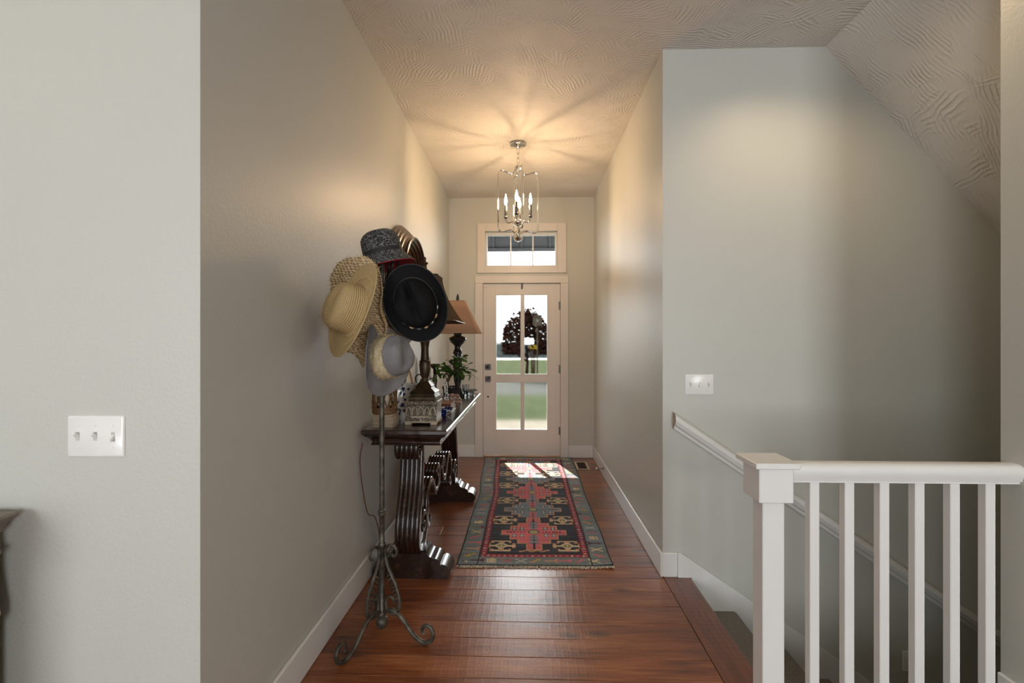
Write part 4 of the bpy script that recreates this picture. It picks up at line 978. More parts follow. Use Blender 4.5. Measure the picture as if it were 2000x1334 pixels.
# tweed bucket hat on top
C = Vector((-0.652, 2.190, 1.742))
t5 = thing('bucket_hat', C, 'grey tweed bucket hat with red lining on top of the stand', 'hat', 'hats on the hat stand')
cpb = [(0.02, 1.0), (0.4, 0.985), (0.64, 0.94), (0.78, 0.87), (0.87, 0.79), (0.95, 0.70), (0.985, 0.45), (1.0, 0.2), (1.02, 0.03)]
rings, fr = hat_mesh(C, (-0.26, -0.04, 1.0), (1, 0, 0.2), (0.132, 0.126), (0.088, 0.084), 0.115, curl=0.0, dip=0.0, dent=0.0, cp=cpb, brim_drop=0.052)
hat_body(rings, 'tweed_body', 'tweed', t5, 0.003)
MB().loft([band_ring(rings, i, 1.018, fr[0]) for i in (7, 8)], cap0=False, cap1=False).build('hat_band', 'black_cord', t5)
MB().loft([[Vector(p) - fr[0] * 0.0035 for p in band_ring(rings, i, 0.985, fr[0])] for i in range(9, len(rings))], cap0=False, cap1=False).build('lining', 'red_cloth', t5)
MB().tube([Vector(p) - fr[0] * 0.001 for p in rings[-1]], 0.0026, 6, True).build('brim_edge', 'red_cloth', t5)

# ------------------------------------------------------------------ things on the console table
Z0 = TZ
def sq_rings(cx, cy, prof, tw=1.0):
    return [[(cx - a, cy - a * tw, z), (cx + a, cy - a * tw, z), (cx + a, cy + a * tw, z), (cx - a, cy + a * tw, z)] for a, z in prof]

# carved box under the near lamp
bx0, bx1, by0, by1 = -0.690, -0.500, 2.700, 2.870
t = thing('carved_box', (-0.595, 2.785, Z0), 'small carved silvery chest on feet under the near table lamp', 'box')
bb = MB().cbox(bx0 + 0.006, bx1 - 0.006, by0 + 0.006, by1 - 0.006, Z0 + 0.016, Z0 + 0.110, 0.002).build('box_body', 'carved_silver', t, smooth=0)
MB().cbox(bx0, bx1, by0, by1, Z0 + 0.111, Z0 + 0.134, 0.004).build('lid', 'carved_silver', t, smooth=0)
MB().cbox(bx0 + 0.002, bx1 - 0.002, by0 + 0.002, by1 - 0.002, Z0 + 0.012, Z0 + 0.020, 0.002).build('base_rim', 'driftwood', t, smooth=0)
for x in (bx0 + 0.004, bx1 - 0.042):
    for y in (by0 + 0.002, by1 - 0.032): MB().cbox(x, x + 0.038, y, y + 0.03, Z0, Z0 + 0.013, 0.003).build('foot', 'driftwood', t, smooth=0)
for k in range(5):
    x = bx0 + 0.026 + k * 0.0345
    pts = [(x + 0.013 * math.cos(PI * j / 8), by0 + 0.006, Z0 + 0.078 + 0.020 * math.sin(PI * j / 8)) for j in range(9)]
    pts = [(x + 0.013, by0 + 0.006, Z0 + 0.055)] + pts + [(x - 0.013, by0 + 0.006, Z0 + 0.055)]
    MB().tube(pts, 0.0028, 6).build('arch_relief', 'driftwood', bb)
    MB().lathe([(0.001, 0), (0.006, 0.002), (0.008, 0.012), (0.005, 0.022), (0.0045, 0.026), (0.005, 0.03), (0.001, 0.035)], 8, (x, by0 + 0.006, Z0 + 0.056)).build('figure_relief', 'carved_silver', bb)
MB().cbox(bx0 + 0.04, bx1 - 0.04, by0 + 0.002, by0 + 0.007, Z0 + 0.040, Z0 + 0.050, 0.001).build('plaque', 'driftwood', bb, smooth=0)

# near lamp
lx, ly, lz = -0.588, 2.785, Z0 + 0.134
t = thing('table_lamp', (lx, ly, lz), 'bronze table lamp with dark bell shade behind the black hat', 'lamp')
MB().loft(sq_rings(lx, ly, [(0.076, lz), (0.078, lz + 0.006), (0.078, lz + 0.022), (0.070, lz + 0.028), (0.066, lz + 0.040), (0.072, lz + 0.046), (0.066, lz + 0.054), (0.050, lz + 0.066), (0.044, lz + 0.074), (0.047, lz + 0.080), (0.040, lz + 0.088), (0.024, lz + 0.108)])).build('base', 'aged_bronze', t, smooth=25)
sm_ = [(0.022, lz + 0.104), (0.018, lz + 0.125), (0.024, lz + 0.135), (0.030, lz + 0.160), (0.033, lz + 0.20), (0.031, lz + 0.215), (0.033, lz + 0.222), (0.026, lz + 0.228), (0.022, lz + 0.27), (0.022, lz + 0.30), (0.027, lz + 0.335), (0.036, lz + 0.350), (0.038, lz + 0.356), (0.014, lz + 0.362), (0.010, lz + 0.40), (0.010, lz + 0.46), (0.004, lz + 0.47), (0.004, lz + 0.70)]
MB().lathe(sm_, 20, (lx, ly, 0)).build('stem', 'aged_bronze', t, smooth=40)
sh = []
for k in range(13):
    q = k / 12; sh.append((0.088 + 0.115 * (1 - q) ** 1.7 + 0.004 * (k == 0), 1.462 + 0.265 * q))
def shade(name, cx, cy, prof, mat, parent, tw=1.0, edge='brass_edge', cut=0.12):
    rings_ = []
    for a, z in prof:
        c0_ = a * cut; w_ = a * tw
        rings_.append([(cx - a + c0_, cy - w_, z), (cx + a - c0_, cy - w_, z), (cx + a, cy - w_ + c0_, z), (cx + a, cy + w_ - c0_, z), (cx + a - c0_, cy + w_, z), (cx - a + c0_, cy + w_, z), (cx - a, cy + w_ - c0_, z), (cx - a, cy - w_ + c0_, z)])
    o = MB().loft(rings_, cap0=False, cap1=False).build(name, mat, parent, smooth=25)
    sm__ = o.modifiers.new('thickness', 'SOLIDIFY'); sm__.thickness = 0.002
    for r_ in (rings_[0], rings_[-1]): MB().tube([Vector(p) for p in r_], 0.0035, 6, True).build('trim_edge', edge, o)
    sp_ = MB()
    a, z = prof[-1]
    for s1 in (-1, 1): sp_.tube([(cx, cy, z - 0.004), (cx + s1 * a * 0.98, cy, z - 0.004)], 0.002, 5).tube([(cx, cy, z - 0.004), (cx, cy + s1 * a * tw * 0.98, z - 0.004)], 0.002, 5)
    sp_.build('spider', 'black_metal', o)
    return o
shade('lamp_shade', lx, ly, sh, 'shade_brown', t, edge='aged_bronze')
MB().lathe([(0.010, 1.715), (0.012, 1.722), (0.022, 1.728), (0.020, 1.745), (0.012, 1.770), (0.010, 1.792), (0.018, 1.800), (0.020, 1.806), (0.008, 1.810), (0.005, 1.820), (0.008, 1.828), (0.006, 1.836), (0.001, 1.840)], 14, (lx, ly, 0)).build('finial', 'aged_bronze', t, smooth=50)

# far lamp
fx, fy_ = -0.590, 4.13
t = thing('table_lamp', (fx, fy_, Z0), 'black turned table lamp with peach linen shade beside the front door', 'lamp')
MB().loft(sq_rings(fx, fy_, [(0.066, Z0), (0.068, Z0 + 0.008), (0.066, Z0 + 0.02), (0.05, Z0 + 0.026), (0.045, Z0 + 0.04), (0.03, Z0 + 0.05)])).build('base', 'lamp_black', t, smooth=25)
z_ = Z0
MB().lathe([(0.032, z_ + 0.048), (0.036, z_ + 0.06), (0.026, z_ + 0.08), (0.024, z_ + 0.10), (0.034, z_ + 0.14), (0.040, z_ + 0.20), (0.038, z_ + 0.30), (0.034, z_ + 0.36), (0.042, z_ + 0.368), (0.042, z_ + 0.378), (0.034, z_ + 0.384), (0.038, z_ + 0.392), (0.030, z_ + 0.40), (0.026, z_ + 0.42), (0.030, z_ + 0.436), (0.060, z_ + 0.462), (0.074, z_ + 0.488), (0.070, z_ + 0.504), (0.042, z_ + 0.516), (0.030, z_ + 0.524), (0.034, z_ + 0.535), (0.034, z_ + 0.56), (0.012, z_ + 0.566), (0.010, z_ + 0.62), (0.004, z_ + 0.63), (0.004, z_ + 0.83)], 22, (fx, fy_, 0)).build('stem', 'lamp_black', t, smooth=40)
shade('lamp_shade', fx, fy_, [(0.190, 1.423), (0.158, 1.49), (0.125, 1.56), (0.092, 1.63), (0.062, 1.694)], 'shade_linen', t, edge='shade_linen', cut=0.02)
MB().lathe([(0.006, 1.69), (0.012, 1.70), (0.014, 1.715), (0.011, 1.735), (0.006, 1.752), (0.001, 1.760)], 12, (fx, fy_, 0)).build('finial', 'lamp_black', t, smooth=50)

# pale old books under the wicker lantern
for k, (a, b) in enumerate(((0.0, 0.0), (0.003, 0.004), (-0.002, 0.002))):
    zb = Z0 + 0.022 * k
    t = thing('old_book', (-0.787, 2.70, zb), ('bottom', 'middle', 'topmost')[k] + ' pale weathered book in the stack under the wicker lantern', 'book', 'stack of pale books')
    X0, X1, Y0, Y1 = -0.843 + a, -0.733 + a, 2.630 + b, 2.770 + b
    MB().box(X0 + 0.002, X1 - 0.003, Y0 + 0.003, Y1 - 0.003, zb + 0.003, zb + 0.0185).build('pages', 'aged_pages', t, smooth=0)
    MB().box(X0, X1, Y0, Y1, zb, zb + 0.003).box(X0, X1, Y0, Y1, zb + 0.0185, zb + 0.0218).box(X0, X0 + 0.003, Y0, Y1, zb + 0.003, zb + 0.0185).build('cover', 'driftwood', t, smooth=0)

# wicker lantern
wx, wy, wz = -0.800, 2.705, Z0 + 0.066
t = thing('wicker_lantern', (wx, wy, wz), 'brown wicker lantern with a glass hurricane below the grey hat', 'lantern')
MB().lathe([(0.001, wz), (0.066, wz), (0.069, wz + 0.012), (0.066, wz + 0.03), (0.062, wz + 0.032), (0.060, wz + 0.012), (0.001, wz + 0.01)], 24, (wx, wy, 0)).build('base', 'wicker', t, smooth=50)
for zr, r_ in ((wz + 0.032, 0.066), (wz + 0.20, 0.062)): MB().tube([(wx + r_ * math.cos(2 * PI * j / 24), wy + r_ * math.sin(2 * PI * j / 24), zr) for j in range(24)], 0.006, 6, True).build('hoop', 'wicker', t)
for k in range(12):
    a = 2 * PI * k / 12
    for sg in (-1, 1):
        pts = [(wx + (0.066 - 0.004 * q + 0.003 * sg * math.sin(q * 9)) * math.cos(a + sg * 0.75 * q), wy + (0.066 - 0.004 * q + 0.003 * sg * math.sin(q * 9)) * math.sin(a + sg * 0.75 * q), wz + 0.03 + 0.17 * q) for q in [i / 8 for i in range(9)]]
        MB().tube(pts, 0.0038, 5).build('cane', 'wicker', t)
MB().lathe([(0.040, wz + 0.011), (0.042, wz + 0.012), (0.042, wz + 0.15), (0.040, wz + 0.15)], 20, (wx, wy, 0)).build('hurricane_glass', 'clear_glass', t, smooth=50)
MB().lathe([(0.001, wz + 0.0105), (0.026, wz + 0.0105), (0.026, wz + 0.10), (0.022, wz + 0.104), (0.001, wz + 0.102)], 18, (wx, wy, 0)).build('candle', 'cream_wax', t, smooth=50)

# plate on an iron easel
ex, ey = -0.735, 3.02
t = thing('plate_easel', (ex, ey, Z0), 'black scrolled iron easel holding the blue and white plate', 'plate stand')
for sg in (-1, 1):
    pts = smooth_path([(ex + sg * 0.075, ey - 0.045, Z0 + 0.035), (ex + sg * 0.085, ey - 0.05, Z0 + 0.02), (ex + sg * 0.078, ey - 0.04, Z0 + 0.007), (ex + sg * 0.065, ey - 0.01, Z0 + 0.007), (ex + sg * 0.06, ey + 0.005, Z0 + 0.05), (ex + sg * 0.055, ey + 0.02, Z0 + 0.16), (ex + sg * 0.03, ey + 0.03, Z0 + 0.235), (ex + sg * 0.055, ey + 0.028, Z0 + 0.262), (ex + sg * 0.075, ey + 0.024, Z0 + 0.24), (ex + sg * 0.062, ey + 0.022, Z0 + 0.22)], 5)
    MB().tube(pts, 0.0045, 7).build('scroll_rod', 'black_metal', t)
MB().tube([(ex, ey + 0.03, Z0 + 0.20), (ex, ey + 0.11, Z0 + 0.006)], 0.004, 6).tube([(ex - 0.04, ey + 0.028, Z0 + 0.20), (ex + 0.04, ey + 0.028, Z0 + 0.20)], 0.004, 6).build('back_strut', 'black_metal', t)
pc = Vector((ex + 0.005, ey - 0.008, Z0 + 0.118)); t = thing('china_plate', pc, 'blue and white scalloped china plate standing on the iron easel', 'plate')
tilt = Matrix.Rotation(math.radians(90 - 12), 4, 'X'); rg = []
for r_, h_ in ((0.002, 0.0), (0.03, 0.0), (0.055, 0.002), (0.068, 0.010), (0.085, 0.015), (0.095, 0.018)):
    rg.append([pc + tilt @ Vector((r_ * (1 + 0.05 * math.cos(10 * a) * (r_ > 0.08)) * math.cos(a), r_ * (1 + 0.05 * math.cos(10 * a) * (r_ > 0.08)) * math.sin(a), h_)) for a in [2 * PI * j / 60 for j in range(60)]])
o = MB().loft(rg, cap1=False).build('plate_disc', 'blue_white_china', t, smooth=60); sm = o.modifiers.new('thickness', 'SOLIDIFY'); sm.thickness = 0.005
for k in range(5):
    a = 2 * PI * k / 5 + 0.9; p = pc + tilt @ Vector((0.075 * math.cos(a), 0.075 * math.sin(a), 0.0145))
    MB().lathe([(0.001, 0.0025), (0.012, 0.0022), (0.016, 0.0)][::-1], 12, p, tilt).build('painted_spot', 'dark_blue_china', o)

# small oak picture frame leaning on the wall
t = thing('photo_frame', (-0.86, 3.42, Z0), 'small oak picture frame leaning against the wall behind the lamp', 'frame')
mb = MB()
def lean(y, z, d): return (XL + 0.010 + d + 0.09 * (1 - z / 0.36), 3.42 + y, Z0 + z)
def bar(y0, y1, z0_, z1_, d0_, d1_, mb):
    mb.add([lean(y0, z0_, d0_), lean(y1, z0_, d0_), lean(y1, z1_, d0_), lean(y0, z1_, d0_), lean(y0, z0_, d1_), lean(y1, z0_, d1_), lean(y1, z1_, d1_), lean(y0, z1_, d1_)], [(0, 3, 2, 1), (4, 5, 6, 7), (0, 1, 5, 4), (1, 2, 6, 5), (2, 3, 7, 6), (3, 0, 4, 7)])
for q in ((-0.13, -0.105, 0, 0.34), (0.105, 0.13, 0, 0.34), (-0.105, 0.105, 0, 0.025), (-0.105, 0.105, 0.315, 0.34)): bar(*q, 0.0, 0.02, mb)
mb.build('frame', 'light_oak', t, smooth=0)
mb = MB(); bar(-0.105, 0.105, 0.025, 0.315, 0.002, 0.008, mb); mb.build('picture_mat', 'cream_wax', t, smooth=0)

# blue bowl
bx, by = -0.528, 3.06
t = thing('blue_bowl', (bx, by, Z0), 'dark blue patterned china bowl at the table front beside the carved box', 'bowl')
MB().lathe([(0.001, Z0), (0.024, Z0), (0.026, Z0 + 0.006), (0.040, Z0 + 0.014), (0.056, Z0 + 0.030), (0.064, Z0 + 0.048), (0.061, Z0 + 0.048), (0.052, Z0 + 0.032), (0.036, Z0 + 0.018), (0.001, Z0 + 0.012)], 28, (bx, by, 0)).build('bowl_body', 'dark_blue_china', t, smooth=60)

# leather books beside the bowl
for k in range(2):
    zb = Z0 + 0.028 * k
    t = thing('leather_book', (-0.575, 3.30, zb), ('lower', 'upper')[k] + ' brown leather book lying behind the blue bowl', 'book', 'leather books')
    X0, X1, Y0, Y1 = -0.665, -0.500 - 0.004 * k, 3.20 + 0.01 * k, 3.41 - 0.01 * k
    MB().box(X0 + 0.003, X1 - 0.004, Y0 + 0.004, Y1 - 0.004, zb + 0.003, zb + 0.0245).build('pages', 'page_edge', t, smooth=0)
    MB().box(X0, X1, Y0, Y1, zb, zb + 0.003).box(X0, X1, Y0, Y1, zb + 0.0245, zb + 0.0278).cbox(X0, X1, Y0 - 0.003, Y0, zb, zb + 0.0278, 0.001).build('cover', 'leather_brown', t, smooth=0)

# mosaic obelisk
ox, oy = -0.585, 3.50
t = thing('mosaic_obelisk', (ox, oy, Z0), 'slim black and white mosaic obelisk in front of the plant pot', 'ornament')
MB().loft(sq_rings(ox, oy, [(0.020, Z0), (0.020, Z0 + 0.02)])).build('plinth', 'black_metal', t, smooth=0)
MB().loft(sq_rings(ox, oy, [(0.013, Z0 + 0.02), (0.015, Z0 + 0.06), (0.011, Z0 + 0.12), (0.013, Z0 + 0.135), (0.007, Z0 + 0.165), (0.002, Z0 + 0.185)])).build('shaft', 'shell_mosaic', t, smooth=20)

# geode
gx_, gy_ = -0.590, 3.76
t = thing('amethyst_rock', (gx_, gy_, Z0), 'rough purple and brown crystal rock in front of the plant pot', 'rock')
rg = []
for i in range(9):
    ph = PI * i / 16; ring = []
    for j in range(28):
        a = 2 * PI * j / 28; rr_ = (1 + 0.22 * noise.noise((math.cos(a) * 1.7, math.sin(a) * 1.7, i * 0.5)) + random.uniform(-0.06, 0.06))
        ring.append((gx_ + 0.085 * rr_ * math.cos(ph) * math.cos(a) + 0.0, gy_ + 0.060 * rr_ * math.cos(ph) * math.sin(a), Z0 + 0.062 * rr_ * math.sin(ph) if i else Z0))
    rg.append(ring)
MB().loft(rg).build('crystal_body', 'amethyst', t, smooth=0)
mb = MB()
for k in range(40):
    a = random.uniform(0, 2 * PI); q = random.uniform(0, 0.7)
    p = Vector((gx_ + 0.075 * q * math.cos(a), gy_ + 0.05 * q * math.sin(a), Z0 + 0.050 - 0.012 * q)); d_ = Vector((math.cos(a) * q * 0.8, math.sin(a) * q * 0.8, 1)).normalized() * random.uniform(0.01, 0.018)
    mb.tube([p - d_ * 0.5, p + d_ * 0.5, p + d_], [0.006, 0.005, 0.0008], 5)
tag(mb.build('crystal_points', 'amethyst', t, smooth=0), kind='stuff')

# ginger jar
jx, jy = -0.735, 3.66
t = thing('ginger_jar', (jx, jy, Z0), 'blue and white lidded ginger jar between lamp and plant', 'jar')
MB().lathe([(0.001, Z0), (0.026, Z0), (0.030, Z0 + 0.006), (0.036, Z0 + 0.03), (0.046, Z0 + 0.07), (0.048, Z0 + 0.095), (0.040, Z0 + 0.118), (0.026, Z0 + 0.130), (0.026, Z0 + 0.138), (0.001, Z0 + 0.138)], 24, (jx, jy, 0)).build('jar_body', 'blue_white_china', t, smooth=60)
MB().lathe([(0.030, Z0 + 0.1385), (0.032, Z0 + 0.15), (0.026, Z0 + 0.164), (0.010, Z0 + 0.172), (0.007, Z0 + 0.178), (0.010, Z0 + 0.186), (0.001, Z0 + 0.193)], 20, (jx, jy, 0)).build('lid', 'blue_white_china', t, smooth=60)

# wooden candlestick and pillar candle
kx, ky = -0.765, 4.02
t = thing('candlestick', (kx, ky, Z0), 'dark turned wooden candlestick behind the ginger jar', 'candlestick')
MB().lathe([(0.001, Z0), (0.045, Z0), (0.045, Z0 + 0.012), (0.030, Z0 + 0.022), (0.016, Z0 + 0.04), (0.022, Z0 + 0.07), (0.014, Z0 + 0.10), (0.020, Z0 + 0.14), (0.013, Z0 + 0.19), (0.016, Z0 + 0.24), (0.036, Z0 + 0.258), (0.042, Z0 + 0.270), (0.042, Z0 + 0.284), (0.001, Z0 + 0.284)], 20, (kx, ky, 0)).build('turned_body', 'dark_walnut', t, smooth=45)
cx_, cy_ = -0.800, 3.90
t = thing('pillar_candle', (-0.838, 4.10, Z0), 'tall cream pillar candle on a dark base by the wall', 'candle')
MB().lathe([(0.001, Z0), (0.038, Z0), (0.038, Z0 + 0.02), (0.014, Z0 + 0.04), (0.014, Z0 + 0.13), (0.034, Z0 + 0.15), (0.034, Z0 + 0.158), (0.001, Z0 + 0.158)], 18, (-0.838, 4.10, 0)).build('holder', 'dark_walnut', t, smooth=45)
MB().lathe([(0.001, Z0 + 0.1585), (0.026, Z0 + 0.1585), (0.026, Z0 + 0.335), (0.022, Z0 + 0.34), (0.001, Z0 + 0.337)], 20, (-0.838, 4.10, 0)).build('wax', 'cream_wax', t, smooth=45)

# mosaic votive and footed glass bowl at the far end
t = thing('mosaic_votive', (-0.535, 4.24, Z0), 'small silvery mosaic tumbler right of the plant pot', 'votive')
MB().lathe([(0.001, Z0), (0.028, Z0), (0.029, Z0 + 0.004), (0.032, Z0 + 0.09), (0.029, Z0 + 0.09), (0.026, Z0 + 0.006), (0.001, Z0 + 0.006)], 20, (-0.535, 4.24, 0)).build('tumbler', 'shell_mosaic', t, smooth=45)
t = thing('glass_dish', (-0.480, 4.14, Z0), 'footed cut glass dish at the far corner of the console table', 'dish')
MB().lathe([(0.001, Z0), (0.034, Z0), (0.036, Z0 + 0.004), (0.030, Z0 + 0.010), (0.028, Z0 + 0.034), (0.040, Z0 + 0.040), (0.056, Z0 + 0.048), (0.058, Z0 + 0.058), (0.054, Z0 + 0.058), (0.046, Z0 + 0.050), (0.001, Z0 + 0.046)], 24, (-0.480, 4.14, 0)).build('dish_body', 'cut_glass', t, smooth=30)

# potted ficus
px, py = -0.618, 3.94
t = thing('potted_ficus', (px, py, Z0), 'small ficus bonsai in a black ribbed pot on the console table', 'plant')
rg = []
for r_, z_ in ((0.052, Z0), (0.060, Z0 + 0.01), (0.066, Z0 + 0.085), (0.074, Z0 + 0.092), (0.074, Z0 + 0.104), (0.066, Z0 + 0.104), (0.062, Z0 + 0.09)):
    rg.append([(px + r_ * (1 + (0.02 if k % 2 else -0.01) * (z_ < Z0 + 0.09)) * math.cos(2 * PI * k / 56), py + r_ * 0.85 * (1 + (0.02 if k % 2 else -0.01)) * math.sin(2 * PI * k / 56), z_) for k in range(56)])
MB().loft(rg, cap1=False).build('pot', 'pot_glaze', t, smooth=25)
MB().lathe([(0.064, Z0 + 0.088), (0.05, Z0 + 0.094), (0.001, Z0 + 0.10)], 20, (px, py, 0), Matrix.Diagonal((1, 0.85, 1, 1))).build('soil', 'soil', t, smooth=60)
random.seed(17)
tk = MB().tube(smooth_path([(px - 0.02, py, Z0 + 0.09), (px - 0.035, py, Z0 + 0.13), (px - 0.015, py, Z0 + 0.17), (px, py, Z0 + 0.21)], 4), [0.017, 0.0165, 0.016, 0.016, 0.015, 0.014, 0.0135, 0.013, 0.012, 0.011, 0.01, 0.009, 0.008], 8).build('trunk', 'bark', t)
tips = [(-0.15, 0.0, 0.27), (-0.12, 0.03, 0.24), (-0.13, -0.02, 0.17), (-0.06, 0.02, 0.27), (0.02, 0.0, 0.32), (0.06, 0.02, 0.33), (0.10, -0.01, 0.34), (0.125, 0.02, 0.35), (0.14, 0.0, 0.28), (0.165, 0.01, 0.24), (0.185, 0.0, 0.19), (0.12, -0.02, 0.19), (0.06, -0.03, 0.2), (0.0, -0.03, 0.22), (-0.05, -0.03, 0.2), (0.09, 0.03, 0.25)]
lm = bpy.data.meshes.new('leaf'); L_ = 0.066; nv_ = 6; lv_ = []; lf = []
for i in range(nv_ + 1):
    q = i / nv_; w_ = 0.0165 * math.sin(PI * min(1, q * 0.92 + 0.04)) ** 0.8; zc2 = -0.010 * q * q
    lv_ += [(q * L_, -w_, zc2 + 0.004), (q * L_, 0, zc2), (q * L_, w_, zc2 + 0.004)]
for i in range(nv_):
    a = i * 3; lf += [(a, a + 1, a + 4, a + 3), (a + 1, a + 2, a + 5, a + 4)]
lm.from_pydata(lv_, [], lf); lm.materials.append(M['leaf_green']); lm.shade_smooth()
br_mb = MB()
for dx, dy, dzz in tips:
    e = Vector((px + dx, py + dy, Z0 + dzz)); s0 = Vector((px - 0.01, py, Z0 + 0.16 + random.uniform(0, 0.05)))
    mid = s0.lerp(e, 0.5) + Vector((0, 0, 0.03)); pth = smooth_path([s0, mid, e], 5)
    br_mb.tube(pth, [0.0035 - 0.0022 * i / (len(pth) - 1) for i in range(len(pth))], 5)
    for k in range(6):
        b = pth[min(len(pth) - 1, 4 + int(k * 1.3))]
        out = (e - s0).normalized(); a = random.uniform(0, 2 * PI)
        d_ = (out * 0.6 + Vector((math.cos(a), math.sin(a) * 0.8, random.uniform(-0.9, 0.25)))).normalized()
        lo = bpy.data.objects.new('leaf', lm); COL.objects.link(lo); lo.parent = t
        lo.location = b - ORG[t.name]
        lo.rotation_euler = (d_.to_track_quat('X', 'Z').to_matrix() @ Matrix.Rotation(random.uniform(-0.6, 0.6), 3, 'X')).to_euler()
        s_ = random.uniform(0.75, 1.1); lo.scale = (s_, s_, s_)
br_mb.build('branch', 'bark', t)

# lamp cord hanging behind the table
cpth = smooth_path([(-0.890, 2.60, 0.80), (-0.893, 2.57, 0.70), (-0.892, 2.62, 0.52), (-0.893, 2.70, 0.38), (-0.888, 2.80, 0.33), (-0.888, 2.88, 0.22), (-0.886, 2.92, 0.06), (-0.885, 2.95, 0.004)], 6)
cord = thing('lamp_cord', (-0.89, 2.7, 0.3), 'thin brown lamp cord hanging down the wall behind the table', 'cord')
MB().tube(cpth, 0.003, 6).build('cable', 'leather_brown', cord)

# ------------------------------------------------------------------ switches, outlet, vent, door stop
def switch_plate(x0, x1, z0_, z1_, y, label, up, name='switch_plate'):
    t = thing(name, ((x0 + x1) / 2, y, (z0_ + z1_) / 2), label, 'switch')
    def rr(i, yy, rad=0.006):
        pts = []
        for cx2, cz2, a0 in ((x1 - i - rad, z1_ - i - rad, 0), (x0 + i + rad, z1_ - i - rad, 90), (x0 + i + rad, z0_ + i + rad, 180), (x1 - i - rad, z0_ + i + rad, 270)):
            for k in range(4):
                a = math.radians(a0 + 30 * k); pts.append((cx2 + rad * math.cos(a), yy, cz2 + rad * math.sin(a)))
        return pts
    pl = MB().loft([rr(0, y), rr(0.0, y - 0.002), rr(0.0015, y - 0.0045), rr(0.004, y - 0.006)]).build('plate', 'plastic_white', t, smooth=40)
    zc2 = (z0_ + z1_) / 2
    for k in range(3):
        xc = x0 + (x1 - x0) * (k + 0.5) / 3 + (1 - k) * 0.004
        tg = MB().box(xc - 0.0052, xc + 0.0052, y - 0.0066, y - 0.006, zc2 - 0.012, zc2 + 0.012).build('toggle_slot', 'page_edge', t, smooth=0)
        s_ = 1 if up[k] else -1
        MB().add([(xc - 0.0045, y - 0.0062, zc2 - 0.006), (xc + 0.0045, y - 0.0062, zc2 - 0.006), (xc + 0.0045, y - 0.0062, zc2 + 0.006), (xc - 0.0045, y - 0.0062, zc2 + 0.006),
                  (xc - 0.0035, y - 0.018, zc2 + s_ * 0.010 - 0.004), (xc + 0.0035, y - 0.018, zc2 + s_ * 0.010 - 0.004), (xc + 0.0035, y - 0.018, zc2 + s_ * 0.010 + 0.004), (xc - 0.0035, y - 0.018, zc2 + s_ * 0.010 + 0.004)],
                 [(0, 1, 2, 3), (4, 5, 6, 7), (0, 1, 5, 4), (1, 2, 6, 5), (2, 3, 7, 6), (3, 0, 4, 7)]).build('toggle', 'plastic_white', t, smooth=0)
        for sg in (-1, 1):
            MB().lathe([(0.0032, 0.0), (0.0028, 0.0012), (0.0003, 0.0016)], 10, (xc, y - 0.006, zc2 + sg * 0.0303), Matrix.Rotation(PI / 2, 4, 'X')).build('screw', 'plastic_white', t, smooth=50)
    return t
switch_plate(-1.304 * YL / 1.34, -1.138 * YL / 1.34, 1.027, 1.143, YL, 'white three-gang switch plate on the pale wall at far left', (1, 1, 0))
switch_plate(0.910, 1.073, 1.045, 1.161, YC, 'white three-gang switch plate on the stair wall above the handrail', (1, 0, 1))
t = thing('wall_outlet', (2.165, YC, -0.46), 'white outlet plate low on the stair wall behind the balusters', 'outlet')
MB().cbox(2.130, 2.200, YC - 0.006, YC, -0.517, -0.402, 0.002).build('plate', 'plastic_white', t, smooth=0)
for z_ in (-0.485, -0.434): MB().cbox(2.148, 2.182, YC - 0.009, YC - 0.006, z_ - 0.014, z_ + 0.014, 0.001).build('socket', 'plastic_white', t, smooth=0)

t = thing('floor_register', (0.60, 5.27, 0), 'tan metal floor vent between rug and right wall by the door', 'vent')
mb = MB()
for q in ((0.530, 0.668, 5.115, 5.133), (0.530, 0.668, 5.407, 5.425), (0.530, 0.552, 5.133, 5.407), (0.646, 0.668, 5.133, 5.407)): mb.cbox(q[0], q[1], q[2], q[3], 0.0, 0.006, 0.0015)
mb.build('frame', 'vent_metal', t, smooth=0)
MB().box(0.552, 0.646, 5.133, 5.407, 0.0, 0.001).build('duct_shade_sheet', 'hole_shade', t, smooth=0)  # flat dark sheet under the louvers, painted as the shade in the duct
l0 = MB().cbox(0.552, 0.646, 5.1375, 5.1405, 0.001, 0.005, 0.0006).build('louver', 'dark_walnut', t, smooth=0)
for k in range(1, 21): link_copy(l0, t, (0, 0.0132 * k, 0))

t = thing('door_stop', (XR - BT, 4.85, 0.085), 'small spring door stop on the right baseboard near the vent', 'door stop')
MB().lathe([(0.012, 0.0), (0.012, 0.006), (0.006, 0.010), (0.001, 0.01)], 12, (XR - BT, 4.85, 0.085), Matrix.Rotation(-PI / 2, 4, 'Y')).build('base', 'nickel', t)
pts = [(XR - BT - 0.008 - 0.055 * i / 60, 4.85 + 0.0055 * math.cos(i * 0.9), 0.085 + 0.0055 * math.sin(i * 0.9)) for i in range(61)]
MB().tube(pts, 0.0016, 5).build('spring', 'nickel', t)
MB().lathe([(0.001, 0.062), (0.009, 0.062), (0.010, 0.075), (0.007, 0.080), (0.001, 0.081)], 12, (XR - BT, 4.85, 0.085), Matrix.Rotation(-PI / 2, 4, 'Y')).build('tip', 'plastic_white', t)

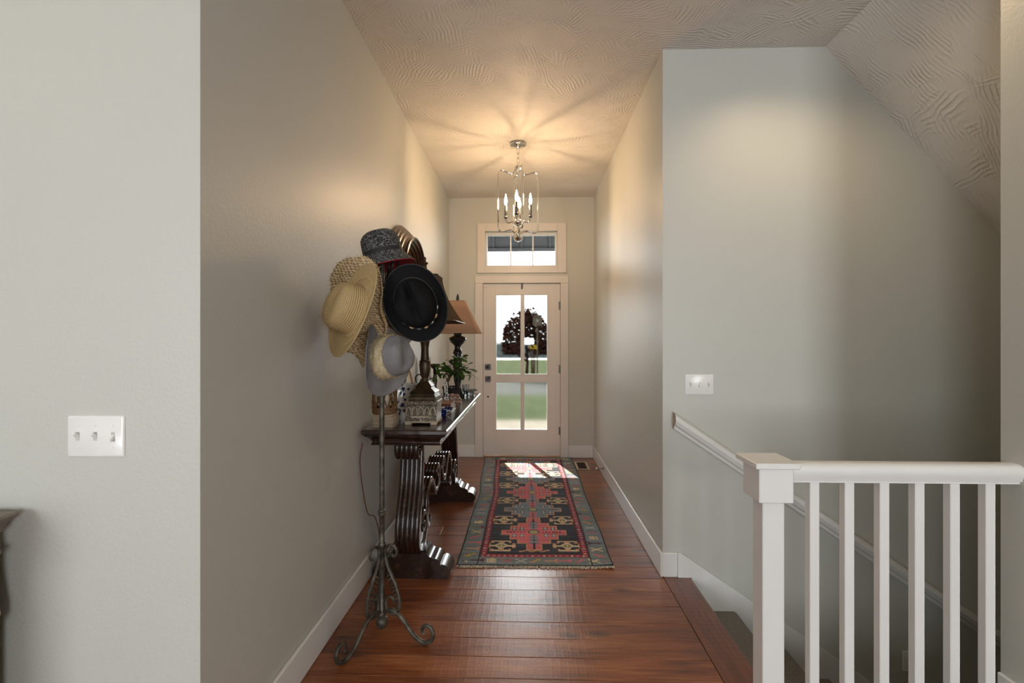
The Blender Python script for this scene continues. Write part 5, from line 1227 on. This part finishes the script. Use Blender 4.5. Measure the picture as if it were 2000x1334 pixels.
# ------------------------------------------------------------------ sideboard at the left edge of the picture
sx, sy1 = -1.390, 1.285
t = thing('sideboard', (-2.0, 1.05, 0), 'grey-brown wooden sideboard at the lower left edge of the picture', 'cabinet')
def srect(i, z): return [(-2.75 + i, 0.80 + i, z), (sx - i, 0.80 + i, z), (sx - i, sy1 - i * 0.3, z), (-2.75 + i, sy1 - i * 0.3, z)]
zt = 0.885
MB().loft([srect(i, z) for i, z in ((0.045, zt - 0.056), (0.036, zt - 0.050), (0.030, zt - 0.034), (0.018, zt - 0.022), (0.012, zt - 0.018), (0.004, zt - 0.012), (0.0, zt - 0.006), (0.003, zt))]).build('top', 'sideboard_wood', t, smooth=30)
bd_ = MB().cbox(-2.70, sx - 0.045, 0.85, sy1 - 0.016, 0.08, zt - 0.056, 0.004).build('body', 'sideboard_wood', t, smooth=0)
MB().cbox(-2.71, sx - 0.032, 0.84, sy1 - 0.012, zt - 0.115, zt - 0.098, 0.005).build('moulding', 'sideboard_wood', t, smooth=0)
for k in range(3):
    x = -2.67 + 0.41 * k
    dr = MB().cbox(x, x + 0.385, 0.83, 0.85, 0.12, zt - 0.13, 0.006).build('door', 'sideboard_wood', t, smooth=0)
    MB().sphere((x + 0.05, 0.818, 0.5), 0.014, 12, 8).build('knob', 'black_metal', dr)
for x in (-2.69, sx - 0.115):
    for y in (0.86, sy1 - 0.09): MB().cbox(x, x + 0.06, y, y + 0.06, 0.0, 0.08, 0.004).build('foot', 'sideboard_wood', t, smooth=0)
t = thing('hanging_cloth', (sx - 0.04, 1.2, 0.6), 'white cloth hanging on the side of the sideboard', 'cloth')
mb = MB()
mb.loft([[(sx - 0.045 + o_, 1.19 + 0.07 * k, z_) for k in (0, 0.5, 1.0)] + [(sx - 0.043 + o_ * 0.4, 1.19 + 0.07 * k, z_) for k in (1.0, 0.5, 0)] for o_, z_ in ((0.004, 0.73), (0.010, 0.68), (0.020, 0.62), (0.014, 0.585))])
mb.build('fold', 'white_paper', t, smooth=40)
t = thing('red_tag', (sx - 0.03, 1.25, zt - 0.07), 'tiny red tag under the sideboard top edge', 'tag')
MB().cbox(sx - 0.044, sx - 0.034, 1.235, 1.25, zt - 0.068, zt - 0.057, 0.001).build('tag_body', 'red_plastic', t, smooth=0)
